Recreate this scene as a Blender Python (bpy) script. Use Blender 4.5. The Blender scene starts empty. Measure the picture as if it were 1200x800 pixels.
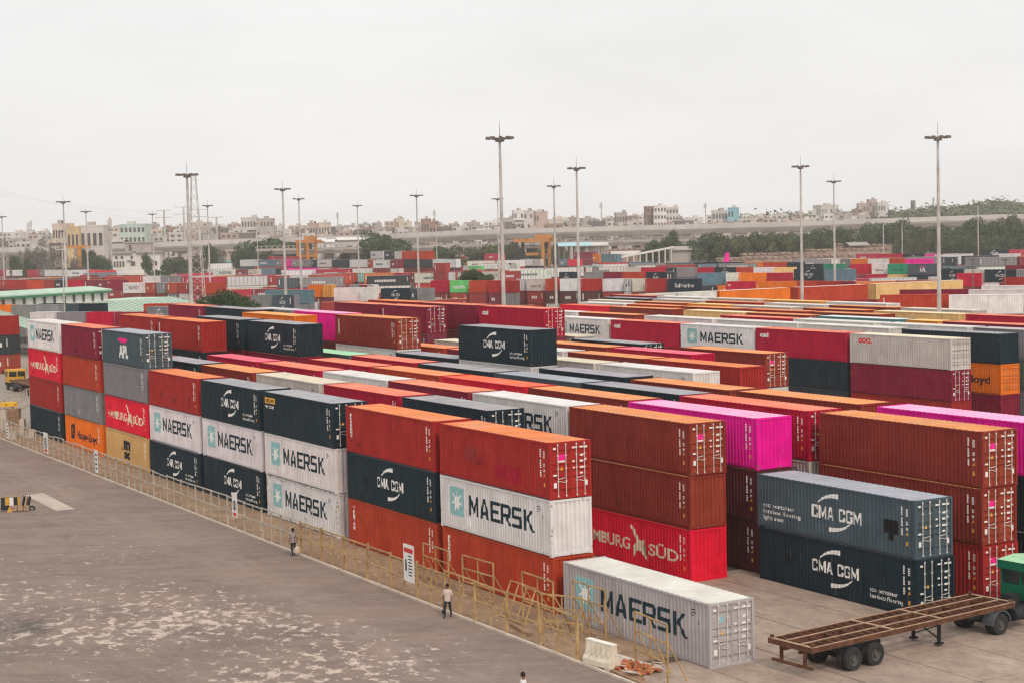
import bpy, bmesh, math, random
import numpy as np
from mathutils import Vector, Matrix

SC = bpy.context.scene
COL = SC.collection
R = math.radians

# ---------------------------------------------------------------- camera
CAM = Vector((71.78, -43.43, 19.05))
YAW, PIT, ROL, FPX = -1.0540, 0.0616, -0.0237, 1997.7   # focal length for a 1200 wide frame
FW = Vector((math.sin(YAW) * math.cos(PIT), math.cos(YAW) * math.cos(PIT), -math.sin(PIT)))
RT0 = Vector((math.cos(YAW), -math.sin(YAW), 0.0))
UP0 = RT0.cross(FW)
RT = RT0 * math.cos(ROL) + UP0 * math.sin(ROL)
UP = -RT0 * math.sin(ROL) + UP0 * math.cos(ROL)
cam_data = bpy.data.cameras.new('camera')
cam = bpy.data.objects.new('camera', cam_data)
COL.objects.link(cam)
M4 = Matrix((RT, UP, -FW)).transposed().to_4x4()
M4.translation = CAM
cam.matrix_world = M4
cam_data.sensor_width = 36.0
cam_data.lens = FPX / 1200.0 * 36.0
cam_data.clip_start = 0.5
cam_data.clip_end = 12000
SC.camera = cam


def ray(px, py):
    return FW + RT * ((px - 600) / FPX) - UP * ((py - 400) / FPX)


def at(px, py, z=0.0):
    """place in the yard that is seen at this point of the view, at height z"""
    d = ray(px, py)
    t = (z - CAM.z) / d.z
    return CAM + d * t


def atd(px, py, dist):
    """place at a forward distance in metres"""
    return CAM + ray(px, py) * dist


def horizon(px):
    return 400 - FPX * math.tan(PIT) - (px - 600) * math.tan(-ROL)


# ---------------------------------------------------------------- world, overcast daylight
SUN_EL, SUN_AZ = R(42), R(101)      # azimuth clockwise from +Y
w = bpy.data.worlds.new('World')
SC.world = w
w.use_nodes = True
nt = w.node_tree
nt.nodes.clear()
N = nt.nodes.new
out = N('ShaderNodeOutputWorld')
bg = N('ShaderNodeBackground')
bg.inputs['Strength'].default_value = 0.1
sky = N('ShaderNodeTexSky')
sky.sky_type = 'NISHITA'
sky.sun_disc = False
sky.sun_elevation = SUN_EL
sky.sun_rotation = SUN_AZ
sky.dust_density = 4.0
tc = N('ShaderNodeTexCoord')
mp = N('ShaderNodeMapping')
mp.inputs['Scale'].default_value = (1.5, 1.5, 7.0)
nz = N('ShaderNodeTexNoise')
nz.inputs['Scale'].default_value = 2.2
nz.inputs['Detail'].default_value = 5
nz.inputs['Roughness'].default_value = 0.6
cr = N('ShaderNodeValToRGB')
cr.color_ramp.elements[0].position = 0.3
cr.color_ramp.elements[0].color = (8.3, 8.23, 8.15, 1)
cr.color_ramp.elements[1].position = 0.75
cr.color_ramp.elements[1].color = (9.5, 9.43, 9.34, 1)
sep = N('ShaderNodeSeparateXYZ')
mr = N('ShaderNodeMapRange')
mr.inputs['From Min'].default_value = 0.2
mr.inputs['From Max'].default_value = 1.0
mr.inputs['To Min'].default_value = 1.0
mr.inputs['To Max'].default_value = 1.08
mul = N('ShaderNodeVectorMath')
mul.operation = 'SCALE'
mixw = N('ShaderNodeMixRGB')
mixw.inputs['Fac'].default_value = 0.94
L_ = nt.links.new
L_(tc.outputs['Generated'], mp.inputs['Vector'])
L_(mp.outputs['Vector'], nz.inputs['Vector'])
L_(nz.outputs['Fac'], cr.inputs['Fac'])
L_(tc.outputs['Generated'], sep.inputs['Vector'])
L_(sep.outputs['Z'], mr.inputs['Value'])
L_(cr.outputs['Color'], mul.inputs[0])
L_(mr.outputs['Result'], mul.inputs['Scale'])
L_(sky.outputs['Color'], mixw.inputs['Color1'])
L_(mul.outputs['Vector'], mixw.inputs['Color2'])
L_(mixw.outputs['Color'], bg.inputs['Color'])
L_(bg.outputs['Background'], out.inputs['Surface'])

sun_d = bpy.data.lights.new('sun', 'SUN')
sun_d.energy = 1.5
sun_d.angle = R(10)
sun_d.color = (1.0, 0.86, 0.72)
sun = bpy.data.objects.new('sun', sun_d)
COL.objects.link(sun)
sd = Vector((math.sin(SUN_AZ) * math.cos(SUN_EL), math.cos(SUN_AZ) * math.cos(SUN_EL), math.sin(SUN_EL)))
sun.rotation_euler = sd.to_track_quat('Z', 'Y').to_euler()
sun.location = (0, 0, 60)

SC.view_settings.view_transform = 'Standard'
SC.view_settings.look = 'None'
SC.view_settings.exposure = 0.10
SC.view_settings.gamma = 1.0
SC.render.engine = 'CYCLES'
SC.cycles.max_bounces = 6
SC.cycles.volume_bounces = 1
SC.cycles.use_denoising = True
SC.cycles.volume_step_rate = 4.0
SC.cycles.filter_width = 1.3

# ---------------------------------------------------------------- helpers


def tag(o, label=None, cat=None, group=None, kind=None):
    if label: o['label'] = label
    if cat: o['category'] = cat
    if group: o['group'] = group
    if kind: o['kind'] = kind
    return o


def empty(name, loc, rz=0.0):
    o = bpy.data.objects.new(name, None)
    o.empty_display_size = 0.5
    COL.objects.link(o)
    o.location = loc
    o.rotation_euler = (0, 0, rz)
    return o


class MB:
    """collects simple shapes and links them as one mesh object"""

    def __init__(s):
        s.v, s.f, s.m = [], [], []

    def quad(s, a, b, c, d, m=0):
        n = len(s.v)
        s.v += [tuple(a), tuple(b), tuple(c), tuple(d)]
        s.f.append((n, n + 1, n + 2, n + 3))
        s.m.append(m)

    def poly(s, pts, m=0):
        n = len(s.v)
        s.v += [tuple(p) for p in pts]
        s.f.append(tuple(range(n, n + len(pts))))
        s.m.append(m)

    def box(s, x0, x1, y0, y1, z0, z1, m=0):
        n = len(s.v)
        s.v += [(x0, y0, z0), (x1, y0, z0), (x1, y1, z0), (x0, y1, z0), (x0, y0, z1), (x1, y0, z1), (x1, y1, z1), (x0, y1, z1)]
        for q in ((3, 2, 1, 0), (4, 5, 6, 7), (0, 1, 5, 4), (1, 2, 6, 5), (2, 3, 7, 6), (3, 0, 4, 7)):
            s.f.append(tuple(n + i for i in q))
            s.m.append(m)

    def bar(s, a, b, w, h=None, m=0, up=(0, 0, 1)):
        """square bar from a to b"""
        h = h or w
        a, b = Vector(a), Vector(b)
        d = (b - a).normalized()
        u = Vector(up)
        if abs(d.dot(u)) > .98: u = Vector((0, 1, 0))
        r = d.cross(u).normalized() * (w / 2)
        u = r.cross(d).normalized() * (h / 2)
        n = len(s.v)
        for p in (a, b):
            for k in ((-1, -1), (1, -1), (1, 1), (-1, 1)):
                s.v.append(tuple(p + r * k[0] + u * k[1]))
        for q in ((0, 1, 2, 3), (7, 6, 5, 4), (0, 4, 5, 1), (1, 5, 6, 2), (2, 6, 7, 3), (3, 7, 4, 0)):
            s.f.append(tuple(n + i for i in q))
            s.m.append(m)

    def cyl(s, a, b, r0, r1=None, seg=8, m=0, cap=True):
        r1 = r0 if r1 is None else r1
        a, b = Vector(a), Vector(b)
        d = (b - a).normalized()
        u = Vector((0, 0, 1)) if abs(d.z) < .9 else Vector((1, 0, 0))
        e1 = d.cross(u).normalized()
        e2 = d.cross(e1).normalized()
        n = len(s.v)
        for p, r in ((a, r0), (b, r1)):
            for k in range(seg):
                t = 2 * math.pi * k / seg
                s.v.append(tuple(p + e1 * math.cos(t) * r + e2 * math.sin(t) * r))
        for k in range(seg):
            k2 = (k + 1) % seg
            s.f.append((n + k, n + k2, n + seg + k2, n + seg + k))
            s.m.append(m)
        if cap:
            s.f.append(tuple(n + seg - 1 - k for k in range(seg)))
            s.f.append(tuple(n + seg + k for k in range(seg)))
            s.m += [m, m]

    def lathe(s, prof, c=(0, 0, 0), axis='z', seg=16, m=0):
        """prof: list of (r, h)"""
        n = len(s.v)
        for r, h in prof:
            for k in range(seg):
                t = 2 * math.pi * k / seg
                a, b = r * math.cos(t), r * math.sin(t)
                p = {'z': (a, b, h), 'x': (h, a, b), 'y': (a, h, b)}[axis]
                s.v.append((p[0] + c[0], p[1] + c[1], p[2] + c[2]))
        for j in range(len(prof) - 1):
            for k in range(seg):
                k2 = (k + 1) % seg
                s.f.append((n + j * seg + k, n + j * seg + k2, n + (j + 1) * seg + k2, n + (j + 1) * seg + k))
                s.m.append(m)

    def mesh(s, name, mats, smooth=False):
        me = bpy.data.meshes.new(name)
        me.from_pydata(s.v, [], s.f)
        for x in mats: me.materials.append(x)
        if len(mats) > 1:
            me.polygons.foreach_set('material_index', s.m)
        if smooth:
            me.polygons.foreach_set('use_smooth', [True] * len(me.polygons))
        me.update()
        return me

    def build(s, name, mats, parent=None, loc=None, smooth=False):
        if not isinstance(mats, (list, tuple)): mats = [mats]
        return link(name, s.mesh(name, mats, smooth), parent, loc)


def link(name, me, parent=None, loc=None, rz=None, color=None):
    o = bpy.data.objects.new(name, me)
    COL.objects.link(o)
    if parent is not None: o.parent = parent
    if loc is not None: o.location = loc
    if rz is not None: o.rotation_euler = (0, 0, rz)
    if color is not None: o.color = color
    return o


# ---------------------------------------------------------------- materials
MATS = {}


def new_mat(name):
    m = bpy.data.materials.new(name)
    m.use_nodes = True
    t = m.node_tree
    b = t.nodes['Principled BSDF']
    MATS[name] = m
    return m, t, b


def noise(t, scale, detail=3, rough=.55, vec=None, stretch=None):
    n = t.nodes.new('ShaderNodeTexNoise')
    n.inputs['Scale'].default_value = scale
    n.inputs['Detail'].default_value = detail
    n.inputs['Roughness'].default_value = rough
    if vec is None:
        g = t.nodes.new('ShaderNodeNewGeometry')
        vec = g.outputs['Position']
    if stretch is not None:
        mpn = t.nodes.new('ShaderNodeMapping')
        mpn.inputs['Scale'].default_value = stretch
        t.links.new(vec, mpn.inputs['Vector'])
        vec = mpn.outputs['Vector']
    t.links.new(vec, n.inputs['Vector'])
    return n.outputs['Fac']


def ramp(t, fac, p0, p1, c0=(0, 0, 0, 1), c1=(1, 1, 1, 1)):
    r = t.nodes.new('ShaderNodeValToRGB')
    r.color_ramp.elements[0].position = p0
    r.color_ramp.elements[1].position = p1
    r.color_ramp.elements[0].color = c0
    r.color_ramp.elements[1].color = c1
    t.links.new(fac, r.inputs['Fac'])
    return r.outputs['Color']


def mixc(t, fac, a, b, mode='MIX'):
    m = t.nodes.new('ShaderNodeMixRGB')
    m.blend_type = mode
    for sock, val in ((m.inputs['Fac'], fac), (m.inputs['Color1'], a), (m.inputs['Color2'], b)):
        if isinstance(val, (int, float)): sock.default_value = val
        elif isinstance(val, tuple): sock.default_value = val if len(val) == 4 else (*val, 1)
        else: t.links.new(val, sock)
    return m.outputs['Color']


def mathn(t, op, a, b=None):
    m = t.nodes.new('ShaderNodeMath')
    m.operation = op
    for i, val in enumerate((a, b)):
        if val is None: continue
        if isinstance(val, (int, float)): m.inputs[i].default_value = val
        else: t.links.new(val, m.inputs[i])
    return m.outputs[0]


def flat(name, col, rough=.7, metal=0.0, var=.15, scale=1.5, dirt=None, stretch=None):
    """plain surface with uneven tone"""
    m, t, b = new_mat(name)
    n = noise(t, scale, 4, .6, stretch=stretch)
    lo = tuple(c * (1 - var) for c in col)
    hi = tuple(min(1, c * (1 + var)) for c in col)
    c = mixc(t, ramp(t, n, .3, .7), lo, hi)
    if dirt:
        n2 = noise(t, scale * 2.7, 5, .7)
        c = mixc(t, mixc(t, 1.0, ramp(t, n2, .5, .72), (dirt[3],) * 3, 'MULTIPLY'), c, dirt[:3])
    t.links.new(c, b.inputs['Base Color'])
    b.inputs['Roughness'].default_value = rough
    b.inputs['Metallic'].default_value = metal
    b.inputs['Specular IOR Level'].default_value = .5 if metal or rough < .4 else .15
    return m


# container paint, colour from the object (alpha = how rusty)
def paint(name, roof=False):
    m, t, b = new_mat(name)
    oi = t.nodes.new('ShaderNodeObjectInfo')
    base = oi.outputs['Color']
    n1 = noise(t, .6, 5, .65)
    pale = mixc(t, 1.0, mixc(t, 1.0, base, (1.14, 1.13, 1.12), 'MULTIPLY'), (.006, .006, .005), 'ADD')
    deep = mixc(t, 1.0, base, (.84, .82, .81), 'MULTIPLY')
    c = mixc(t, ramp(t, n1, .3, .7), deep, pale)
    if not roof:
        st = noise(t, 1.0, 5, .7, stretch=(3.6, 3.6, .30))      # run marks down the wall
        c = mixc(t, mathn(t, 'MULTIPLY', ramp(t, st, .48, .8), .45), c, mixc(t, 1.0, c, (.42, .38, .36), 'MULTIPLY'))
        st2 = noise(t, 2.2, 4, .7, stretch=(3.0, 3.0, .22))     # pale scuffs
        c = mixc(t, mathn(t, 'MULTIPLY', ramp(t, st2, .62, .78), .22), c, (.42, .38, .36))
    n3 = noise(t, 3.2, 7, .78)
    al = oi.outputs['Alpha']
    thr = mathn(t, 'SUBTRACT', .80, mathn(t, 'MULTIPLY', al, .17))
    rf = mathn(t, 'GREATER_THAN', n3, thr)
    c = mixc(t, mathn(t, 'MULTIPLY', rf, .75), c, (.17, .075, .035))
    if roof:
        n4 = noise(t, .35, 3, .6)
        n5 = noise(t, 1.6, 5, .7, stretch=(1, 2.2, 1))
        c = mixc(t, mathn(t, 'MULTIPLY', ramp(t, n4, .45, .7), .22), c, (.56, .46, .38))
        c = mixc(t, mathn(t, 'MULTIPLY', ramp(t, n5, .54, .72), .25), c, mixc(t, 1.0, c, (.45, .40, .38), 'MULTIPLY'))
    t.links.new(c, b.inputs['Base Color'])
    b.inputs['Roughness'].default_value = .6 if not roof else .85
    b.inputs['Specular IOR Level'].default_value = .12 if not roof else .05
    return m


PAINT = paint('container_paint')
ROOFP = paint('container_roof_paint', True)
# edges and castings: the paint of the container, rustier
m, t, b = new_mat('container_edge_paint')
oi = t.nodes.new('ShaderNodeObjectInfo')
n = noise(t, 2.4, 6, .75)
al = oi.outputs['Alpha']
fac = mathn(t, 'GREATER_THAN', n, mathn(t, 'SUBTRACT', .74, mathn(t, 'MULTIPLY', al, .22)))
c = mixc(t, mathn(t, 'MULTIPLY', fac, .75), oi.outputs['Color'], (.30, .14, .06))
t.links.new(c, b.inputs['Base Color'])
b.inputs['Roughness'].default_value = .65
b.inputs['Specular IOR Level'].default_value = .12
EDGE = m
# joined mass of buried containers, colour stored in the mesh
m, t, b = new_mat('faded_container_paint')
va = t.nodes.new('ShaderNodeVertexColor')
va.layer_name = 'tint'
n = noise(t, .8, 4, .6)
c = mixc(t, mathn(t, 'MULTIPLY', ramp(t, n, .4, .75), .25), va.outputs['Color'], (.12, .1, .09))
t.links.new(c, b.inputs['Base Color'])
b.inputs['Roughness'].default_value = .7
MASSP = m

STEEL = flat('galvanised_bar', (.62, .59, .56), .6, 0, .15, 6)
DARKM = flat('dark_underframe', (.03, .032, .035), .8, 0, .3, 3)
LWHITE = flat('lettering_white', (.80, .79, .76), .6, 0, .06, 3)
LNAVY = flat('lettering_navy', (.012, .035, .05), .6, 0, .1, 3)
LBLUE = flat('panel_pale_blue', (.27, .50, .52), .6, 0, .1, 3)
LCREAM = flat('lettering_cream', (.82, .70, .52), .6, 0, .06, 3)
LRED = flat('lettering_red', (.80, .015, .02), .6, 0, .06, 3)
LPINK = flat('placard_pink', (.85, .02, .25), .6, 0, .06, 3)
LYEL = flat('placard_amber', (.80, .42, .06), .6, 0, .1, 3)
LBLACK = flat('lettering_black', (.015, .02, .035), .6, 0, .1, 3)
RUSTS = flat('rusty_steel', (.115, .052, .032), .85, 0, .5, 2.5, dirt=(.26, .14, .08, .5))
RUSTL = flat('worn_rail_top', (.38, .25, .17), .8, 0, .3, 3)
RUBBER = flat('tyre_rubber', (.035, .035, .037), .85, 0, .3, 5)
RIMM = flat('dusty_rim', (.10, .095, .09), .7, .2, .3, 5)
GREENP = flat('green_cab_paint', (.005, .13, .07), .45, 0, .15, 2)
MINTP = flat('pale_green_roof_paint', (.38, .66, .42), .6, 0, .15, 2)
YELP = flat('yellow_truck_paint', (.62, .34, .05), .5, 0, .15, 2)
ORANGEP = flat('crane_orange', (.52, .22, .06), .6, 0, .2, .5)
GLASS = flat('dark_glass', (.02, .03, .035), .15, 0, .2, 1)
FENCEP = flat('fence_weathered_paint', (.44, .40, .34), .7, .1, .25, 1.2, dirt=(.32, .17, .07, .7))
FENCEO = flat('fence_rusty_tan', (.44, .29, .13), .75, .0, .35, 1.2, dirt=(.22, .11, .05, .7))
SIGNW = flat('sign_white', (.78, .77, .74), .5, 0, .05, 3)
MASTP = flat('mast_galvanised', (.50, .48, .46), .6, .1, .25, .35, dirt=(.26, .16, .11, .5))
MASTD = flat('mast_head_dark', (.17, .15, .14), .7, 0, .3, 1)
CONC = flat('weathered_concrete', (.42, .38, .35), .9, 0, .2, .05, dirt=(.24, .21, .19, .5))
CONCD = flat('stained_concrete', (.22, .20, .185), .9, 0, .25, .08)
TRUNKM = flat('bark', (.10, .075, .055), .9, 0, .3, 2)

# ---------------------------------------------------------------- ground
def sheet(name, x0, x1, y0, y1, z, mat, parent=None):
    mb = MB()
    mb.quad((x0, y0, z), (x1, y0, z), (x1, y1, z), (x0, y1, z))
    o = mb.build(name, mat)
    return tag(o, kind='structure')


m, t, b = new_mat('yard_ground')
n1 = noise(t, .02, 5, .6)
n2 = noise(t, .35, 5, .65)
c = mixc(t, ramp(t, n1, .35, .65), (.24, .20, .17), (.36, .31, .26))
c = mixc(t, mathn(t, 'MULTIPLY', ramp(t, n2, .4, .7), .5), c, (.17, .14, .12))
t.links.new(c, b.inputs['Base Color'])
b.inputs['Roughness'].default_value = .95
GROUNDM = m

m, t, b = new_mat('apron_asphalt')
big = noise(t, .055, 4, .6, stretch=(1, 1.6, 1))
fine = noise(t, 6.0, 5, .7)
mid = noise(t, .32, 6, .68, stretch=(.8, 1.1, 1))
base = mixc(t, ramp(t, big, .3, .7), (.165, .118, .097), (.285, .200, .162))
base = mixc(t, mathn(t, 'MULTIPLY', ramp(t, mid, .35, .7), .35), base, (.34, .26, .22))
base = mixc(t, mathn(t, 'MULTIPLY', ramp(t, fine, .4, .75), .45), base, (.12, .10, .095))
# long wheel tracks beside the fence
trk = noise(t, 1.0, 3, .5, stretch=(.02, 1.1, 1))
base = mixc(t, mathn(t, 'MULTIPLY', ramp(t, trk, .5, .66), .14), base, (.37, .30, .255))
trk2 = noise(t, 1.0, 3, .5, stretch=(.03, 1.7, 1))
base = mixc(t, mathn(t, 'MULTIPLY', ramp(t, trk2, .55, .7), .10), base, (.16, .135, .13))
# dusty wheel band beside the fence
gy_ = t.nodes.new('ShaderNodeNewGeometry')
sy_ = t.nodes.new('ShaderNodeSeparateXYZ')
t.links.new(gy_.outputs['Position'], sy_.inputs['Vector'])
wob = mathn(t, 'MULTIPLY', mathn(t, 'SUBTRACT', noise(t, .05, 2, .5), .5), 5.0)
dy_ = mathn(t, 'ABSOLUTE', mathn(t, 'ADD', mathn(t, 'ADD', sy_.outputs['Y'], 9.2), wob))
band = t.nodes.new('ShaderNodeMapRange')
band.inputs['From Min'].default_value = .3
band.inputs['From Max'].default_value = 2.2
band.inputs['To Min'].default_value = .55
band.inputs['To Max'].default_value = 0
t.links.new(dy_, band.inputs['Value'])
bandn = mathn(t, 'MULTIPLY', band.outputs['Result'], ramp(t, noise(t, .8, 5, .7, stretch=(.15, 1.6, 1)), .3, .7))
base = mixc(t, bandn, base, (.40, .315, .27))
bl = ramp(t, noise(t, .12, 5, .62), .42, .62)
base = mixc(t, mathn(t, 'MULTIPLY', bl, .5), base, (.195, .155, .142))
fs = noise(t, 2.6, 6, .75, stretch=(.5, 1.3, 1))
base = mixc(t, mathn(t, 'MULTIPLY', ramp(t, fs, .5, .75), .4), base, (.34, .27, .235))
# sweeping and dust streaks lying across the apron
vr = t.nodes.new('ShaderNodeMapping')
vr.inputs['Rotation'].default_value = (0, 0, R(-60))
t.links.new(gy_.outputs['Position'], vr.inputs['Vector'])
s1 = noise(t, 1.0, 7, .72, vec=vr.outputs['Vector'], stretch=(.42, .95, 1))
s2 = noise(t, 1.0, 6, .75, vec=vr.outputs['Vector'], stretch=(1.6, 3.2, 1))
s3 = noise(t, .16, 5, .6, vec=vr.outputs['Vector'], stretch=(.6, 1.5, 1))
base = mixc(t, mathn(t, 'MULTIPLY', ramp(t, s1, .36, .50, (1, 1, 1, 1), (0, 0, 0, 1)), .34), base, (.13, .098, .088))
base = mixc(t, mathn(t, 'MULTIPLY', ramp(t, s1, .50, .66), .34), base, (.38, .29, .245))
base = mixc(t, mathn(t, 'MULTIPLY', ramp(t, s2, .40, .60, (1, 1, 1, 1), (0, 0, 0, 1)), .30), base, (.12, .092, .082))
base = mixc(t, mathn(t, 'MULTIPLY', ramp(t, s3, .45, .58), .30), base, (.33, .235, .185))
# scuffed pale patches where the surface has worn off
rot = t.nodes.new('ShaderNodeMapping')
rot.inputs['Rotation'].default_value = (0, 0, -YAW)
rot.inputs['Scale'].default_value = (.30, .42, 1)
g = t.nodes.new('ShaderNodeNewGeometry')
t.links.new(g.outputs['Position'], rot.inputs['Vector'])
sc1 = noise(t, 3.6, 7, .72, vec=rot.outputs['Vector'])
den = noise(t, .060, 3, .5)
sepx = t.nodes.new('ShaderNodeSeparateXYZ')
t.links.new(g.outputs['Position'], sepx.inputs['Vector'])
# worn most in the turning area of the apron
vd = t.nodes.new('ShaderNodeVectorMath')
vd.operation = 'DISTANCE'
wp = at(170, 745)
vd.inputs[1].default_value = (wp.x, wp.y, 0)
t.links.new(g.outputs['Position'], vd.inputs[0])
near = t.nodes.new('ShaderNodeMapRange')
near.inputs['From Min'].default_value = 2
near.inputs['From Max'].default_value = 30
near.inputs['To Min'].default_value = .10
near.inputs['To Max'].default_value = -.015
t.links.new(vd.outputs['Value'], near.inputs['Value'])
fv = mathn(t, 'ADD', sc1, near.outputs['Result'])
fv = mathn(t, 'ADD', fv, mathn(t, 'MULTIPLY', mathn(t, 'SUBTRACT', den, .5), .50))
fy = t.nodes.new('ShaderNodeMapRange')
fy.inputs['From Min'].default_value = -12
fy.inputs['From Max'].default_value = -6
fy.inputs['To Min'].default_value = 0
fy.inputs['To Max'].default_value = -.14
t.links.new(sepx.outputs['Y'], fy.inputs['Value'])
fv = mathn(t, 'ADD', fv, fy.outputs['Result'])
fac = ramp(t, fv, .612, .655)
small = noise(t, 6.5, 6, .75, vec=rot.outputs['Vector'])
sfv = mathn(t, 'ADD', small, mathn(t, 'MULTIPLY', mathn(t, 'SUBTRACT', noise(t, .11, 3, .5), .5), .55))
sfv = mathn(t, 'ADD', sfv, fy.outputs['Result'])
sfac = ramp(t, sfv, .69, .72)
fac = mixc(t, 1.0, fac, sfac, 'LIGHTEN')
base = mixc(t, mathn(t, 'MULTIPLY', fac, .85), base, mixc(t, ramp(t, noise(t, 1.3, 4, .7), .35, .65), (.46, .375, .315), (.68, .56, .47)))
# oil darkened area
vd2 = t.nodes.new('ShaderNodeVectorMath')
vd2.operation = 'DISTANCE'
wp = at(0, 735)
vd2.inputs[1].default_value = (wp.x, wp.y, 0)
t.links.new(g.outputs['Position'], vd2.inputs[0])
nr = t.nodes.new('ShaderNodeMapRange')
nr.inputs['From Min'].default_value = 0
nr.inputs['From Max'].default_value = 6
nr.inputs['To Min'].default_value = .22
nr.inputs['To Max'].default_value = -.2
t.links.new(vd2.outputs['Value'], nr.inputs['Value'])
oilf = ramp(t, mathn(t, 'ADD', noise(t, .5, 4, .6, stretch=(1, 1, 1)), nr.outputs['Result']), .50, .72)
base = mixc(t, mathn(t, 'MULTIPLY', oilf, .75), base, (.055, .05, .05))
# cracks and small dark spills
vo = t.nodes.new('ShaderNodeTexVoronoi')
vo.feature = 'DISTANCE_TO_EDGE'
vo.inputs['Scale'].default_value = .16
wv = t.nodes.new('ShaderNodeMixRGB')
wv.blend_type = 'ADD'
wv.inputs['Fac'].default_value = 2.2
wn = t.nodes.new('ShaderNodeTexNoise')
wn.inputs['Scale'].default_value = .35
wn.inputs['Detail'].default_value = 5
t.links.new(g.outputs['Position'], wn.inputs['Vector'])
t.links.new(g.outputs['Position'], wv.inputs['Color1'])
t.links.new(wn.outputs['Color'], wv.inputs['Color2'])
t.links.new(wv.outputs['Color'], vo.inputs['Vector'])
crk = ramp(t, vo.outputs['Distance'], .006, .016, (1, 1, 1, 1), (0, 0, 0, 1))
base = mixc(t, mathn(t, 'MULTIPLY', crk, .13), base, (.07, .06, .055))
sp_ = ramp(t, noise(t, 1.1, 4, .6), .66, .74)
base = mixc(t, mathn(t, 'MULTIPLY', sp_, .5), base, (.09, .075, .07))
t.links.new(base, b.inputs['Base Color'])
b.inputs['Roughness'].default_value = .9
bump = t.nodes.new('ShaderNodeBump')
bump.inputs['Strength'].default_value = .25
bump.inputs['Distance'].default_value = .02
t.links.new(fine, bump.inputs['Height'])
t.links.new(bump.outputs['Normal'], b.inputs['Normal'])
APRONM = m

m, t, b = new_mat('dirt_strip_soil')
n1 = noise(t, .5, 5, .65)
n2 = noise(t, 4.0, 5, .7)
c = mixc(t, ramp(t, n1, .3, .7), (.22, .14, .085), (.38, .255, .155))
c = mixc(t, mathn(t, 'MULTIPLY', ramp(t, n2, .5, .75), .5), c, (.16, .10, .07))
t.links.new(c, b.inputs['Base Color'])
b.inputs['Roughness'].default_value = .95
DIRTM = m

m, t, b = new_mat('slab_concrete')
oi = t.nodes.new('ShaderNodeObjectInfo')
n1 = noise(t, .25, 5, .6)
n2 = noise(t, 3.0, 5, .7)
n3 = noise(t, 1.1, 6, .72, stretch=(.6, 1, 1))
c = mixc(t, ramp(t, n1, .3, .7), (.34, .252, .20), (.47, .36, .29))
c = mixc(t, mathn(t, 'MULTIPLY', ramp(t, n3, .42, .65), .6), c, (.22, .165, .13))
c = mixc(t, mathn(t, 'MULTIPLY', ramp(t, n2, .48, .68), .4), c, (.15, .12, .10))
c = mixc(t, mathn(t, 'MULTIPLY', oi.outputs['Random'], .16), c, (.24, .20, .175))
t.links.new(c, b.inputs['Base Color'])
b.inputs['Roughness'].default_value = .9
SLABM = m

sheet('ground', -5200, 1200, -1800, 5200, -.05, GROUNDM)
sheet('container_yard_pavement', -260, 40, -4.0, 260, 0.0 - .004, GROUNDM)
apron = sheet('apron_road', -260, 60, -60, -4.05, .0, APRONM)
sheet('dirt_strip', -120, 9.3, -4.0, 1.2, .004, DIRTM)

# concrete slabs around the trailer, each one a cast piece with a joint round it
yard = sheet('slab_bed', -8, 44, -4, 26, .002, flat('joint_dark', (.10, .08, .07), .95))
random.seed(21)
slab = MB()
slab.box(0, 4.94, 0, 3.94, 0, .02)
slab_me = slab.mesh('concrete_slab', [SLABM])
for i in range(9):
    for j in range(8):
        x, y = -4.8 + i * 5.0, -4.0 + j * 4.0
        if y < 0 and x < 9: continue
        o = link('concrete_slab', slab_me, yard, (x + .02, y + .02, .006 + random.uniform(0, .004)))
# pale repair patch on the apron
pc = [at(30, 580), at(66, 598), at(88, 596), at(50, 577)]
mb = MB()
mb.poly([(p.x, p.y, .006) for p in pc])
o = mb.build('repair_patch', flat('patch_concrete', (.50, .43, .37), .9, 0, .12, .8))
tag(o, kind='structure')

# ---------------------------------------------------------------- trees


def leaf_mat(name, c1, c2, c3):
    m, t, b = new_mat(name)
    n = noise(t, .22, 4, .65)
    n2 = noise(t, 1.6, 3, .6)
    c = mixc(t, ramp(t, n, .35, .65), c1, c2)
    c = mixc(t, mathn(t, 'MULTIPLY', ramp(t, n2, .45, .7), .5), c, c3)
    t.links.new(c, b.inputs['Base Color'])
    b.inputs['Roughness'].default_value = .8
    b.inputs['Specular IOR Level'].default_value = .1
    return m


LEAF = leaf_mat('foliage_green', (.030, .055, .028), (.065, .105, .045), (.10, .14, .06))
LEAFY = leaf_mat('foliage_olive', (.055, .070, .035), (.10, .125, .055), (.15, .16, .08))
LEAFG = leaf_mat('foliage_greyish', (.09, .085, .075), (.15, .14, .12), (.19, .175, .15))


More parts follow.
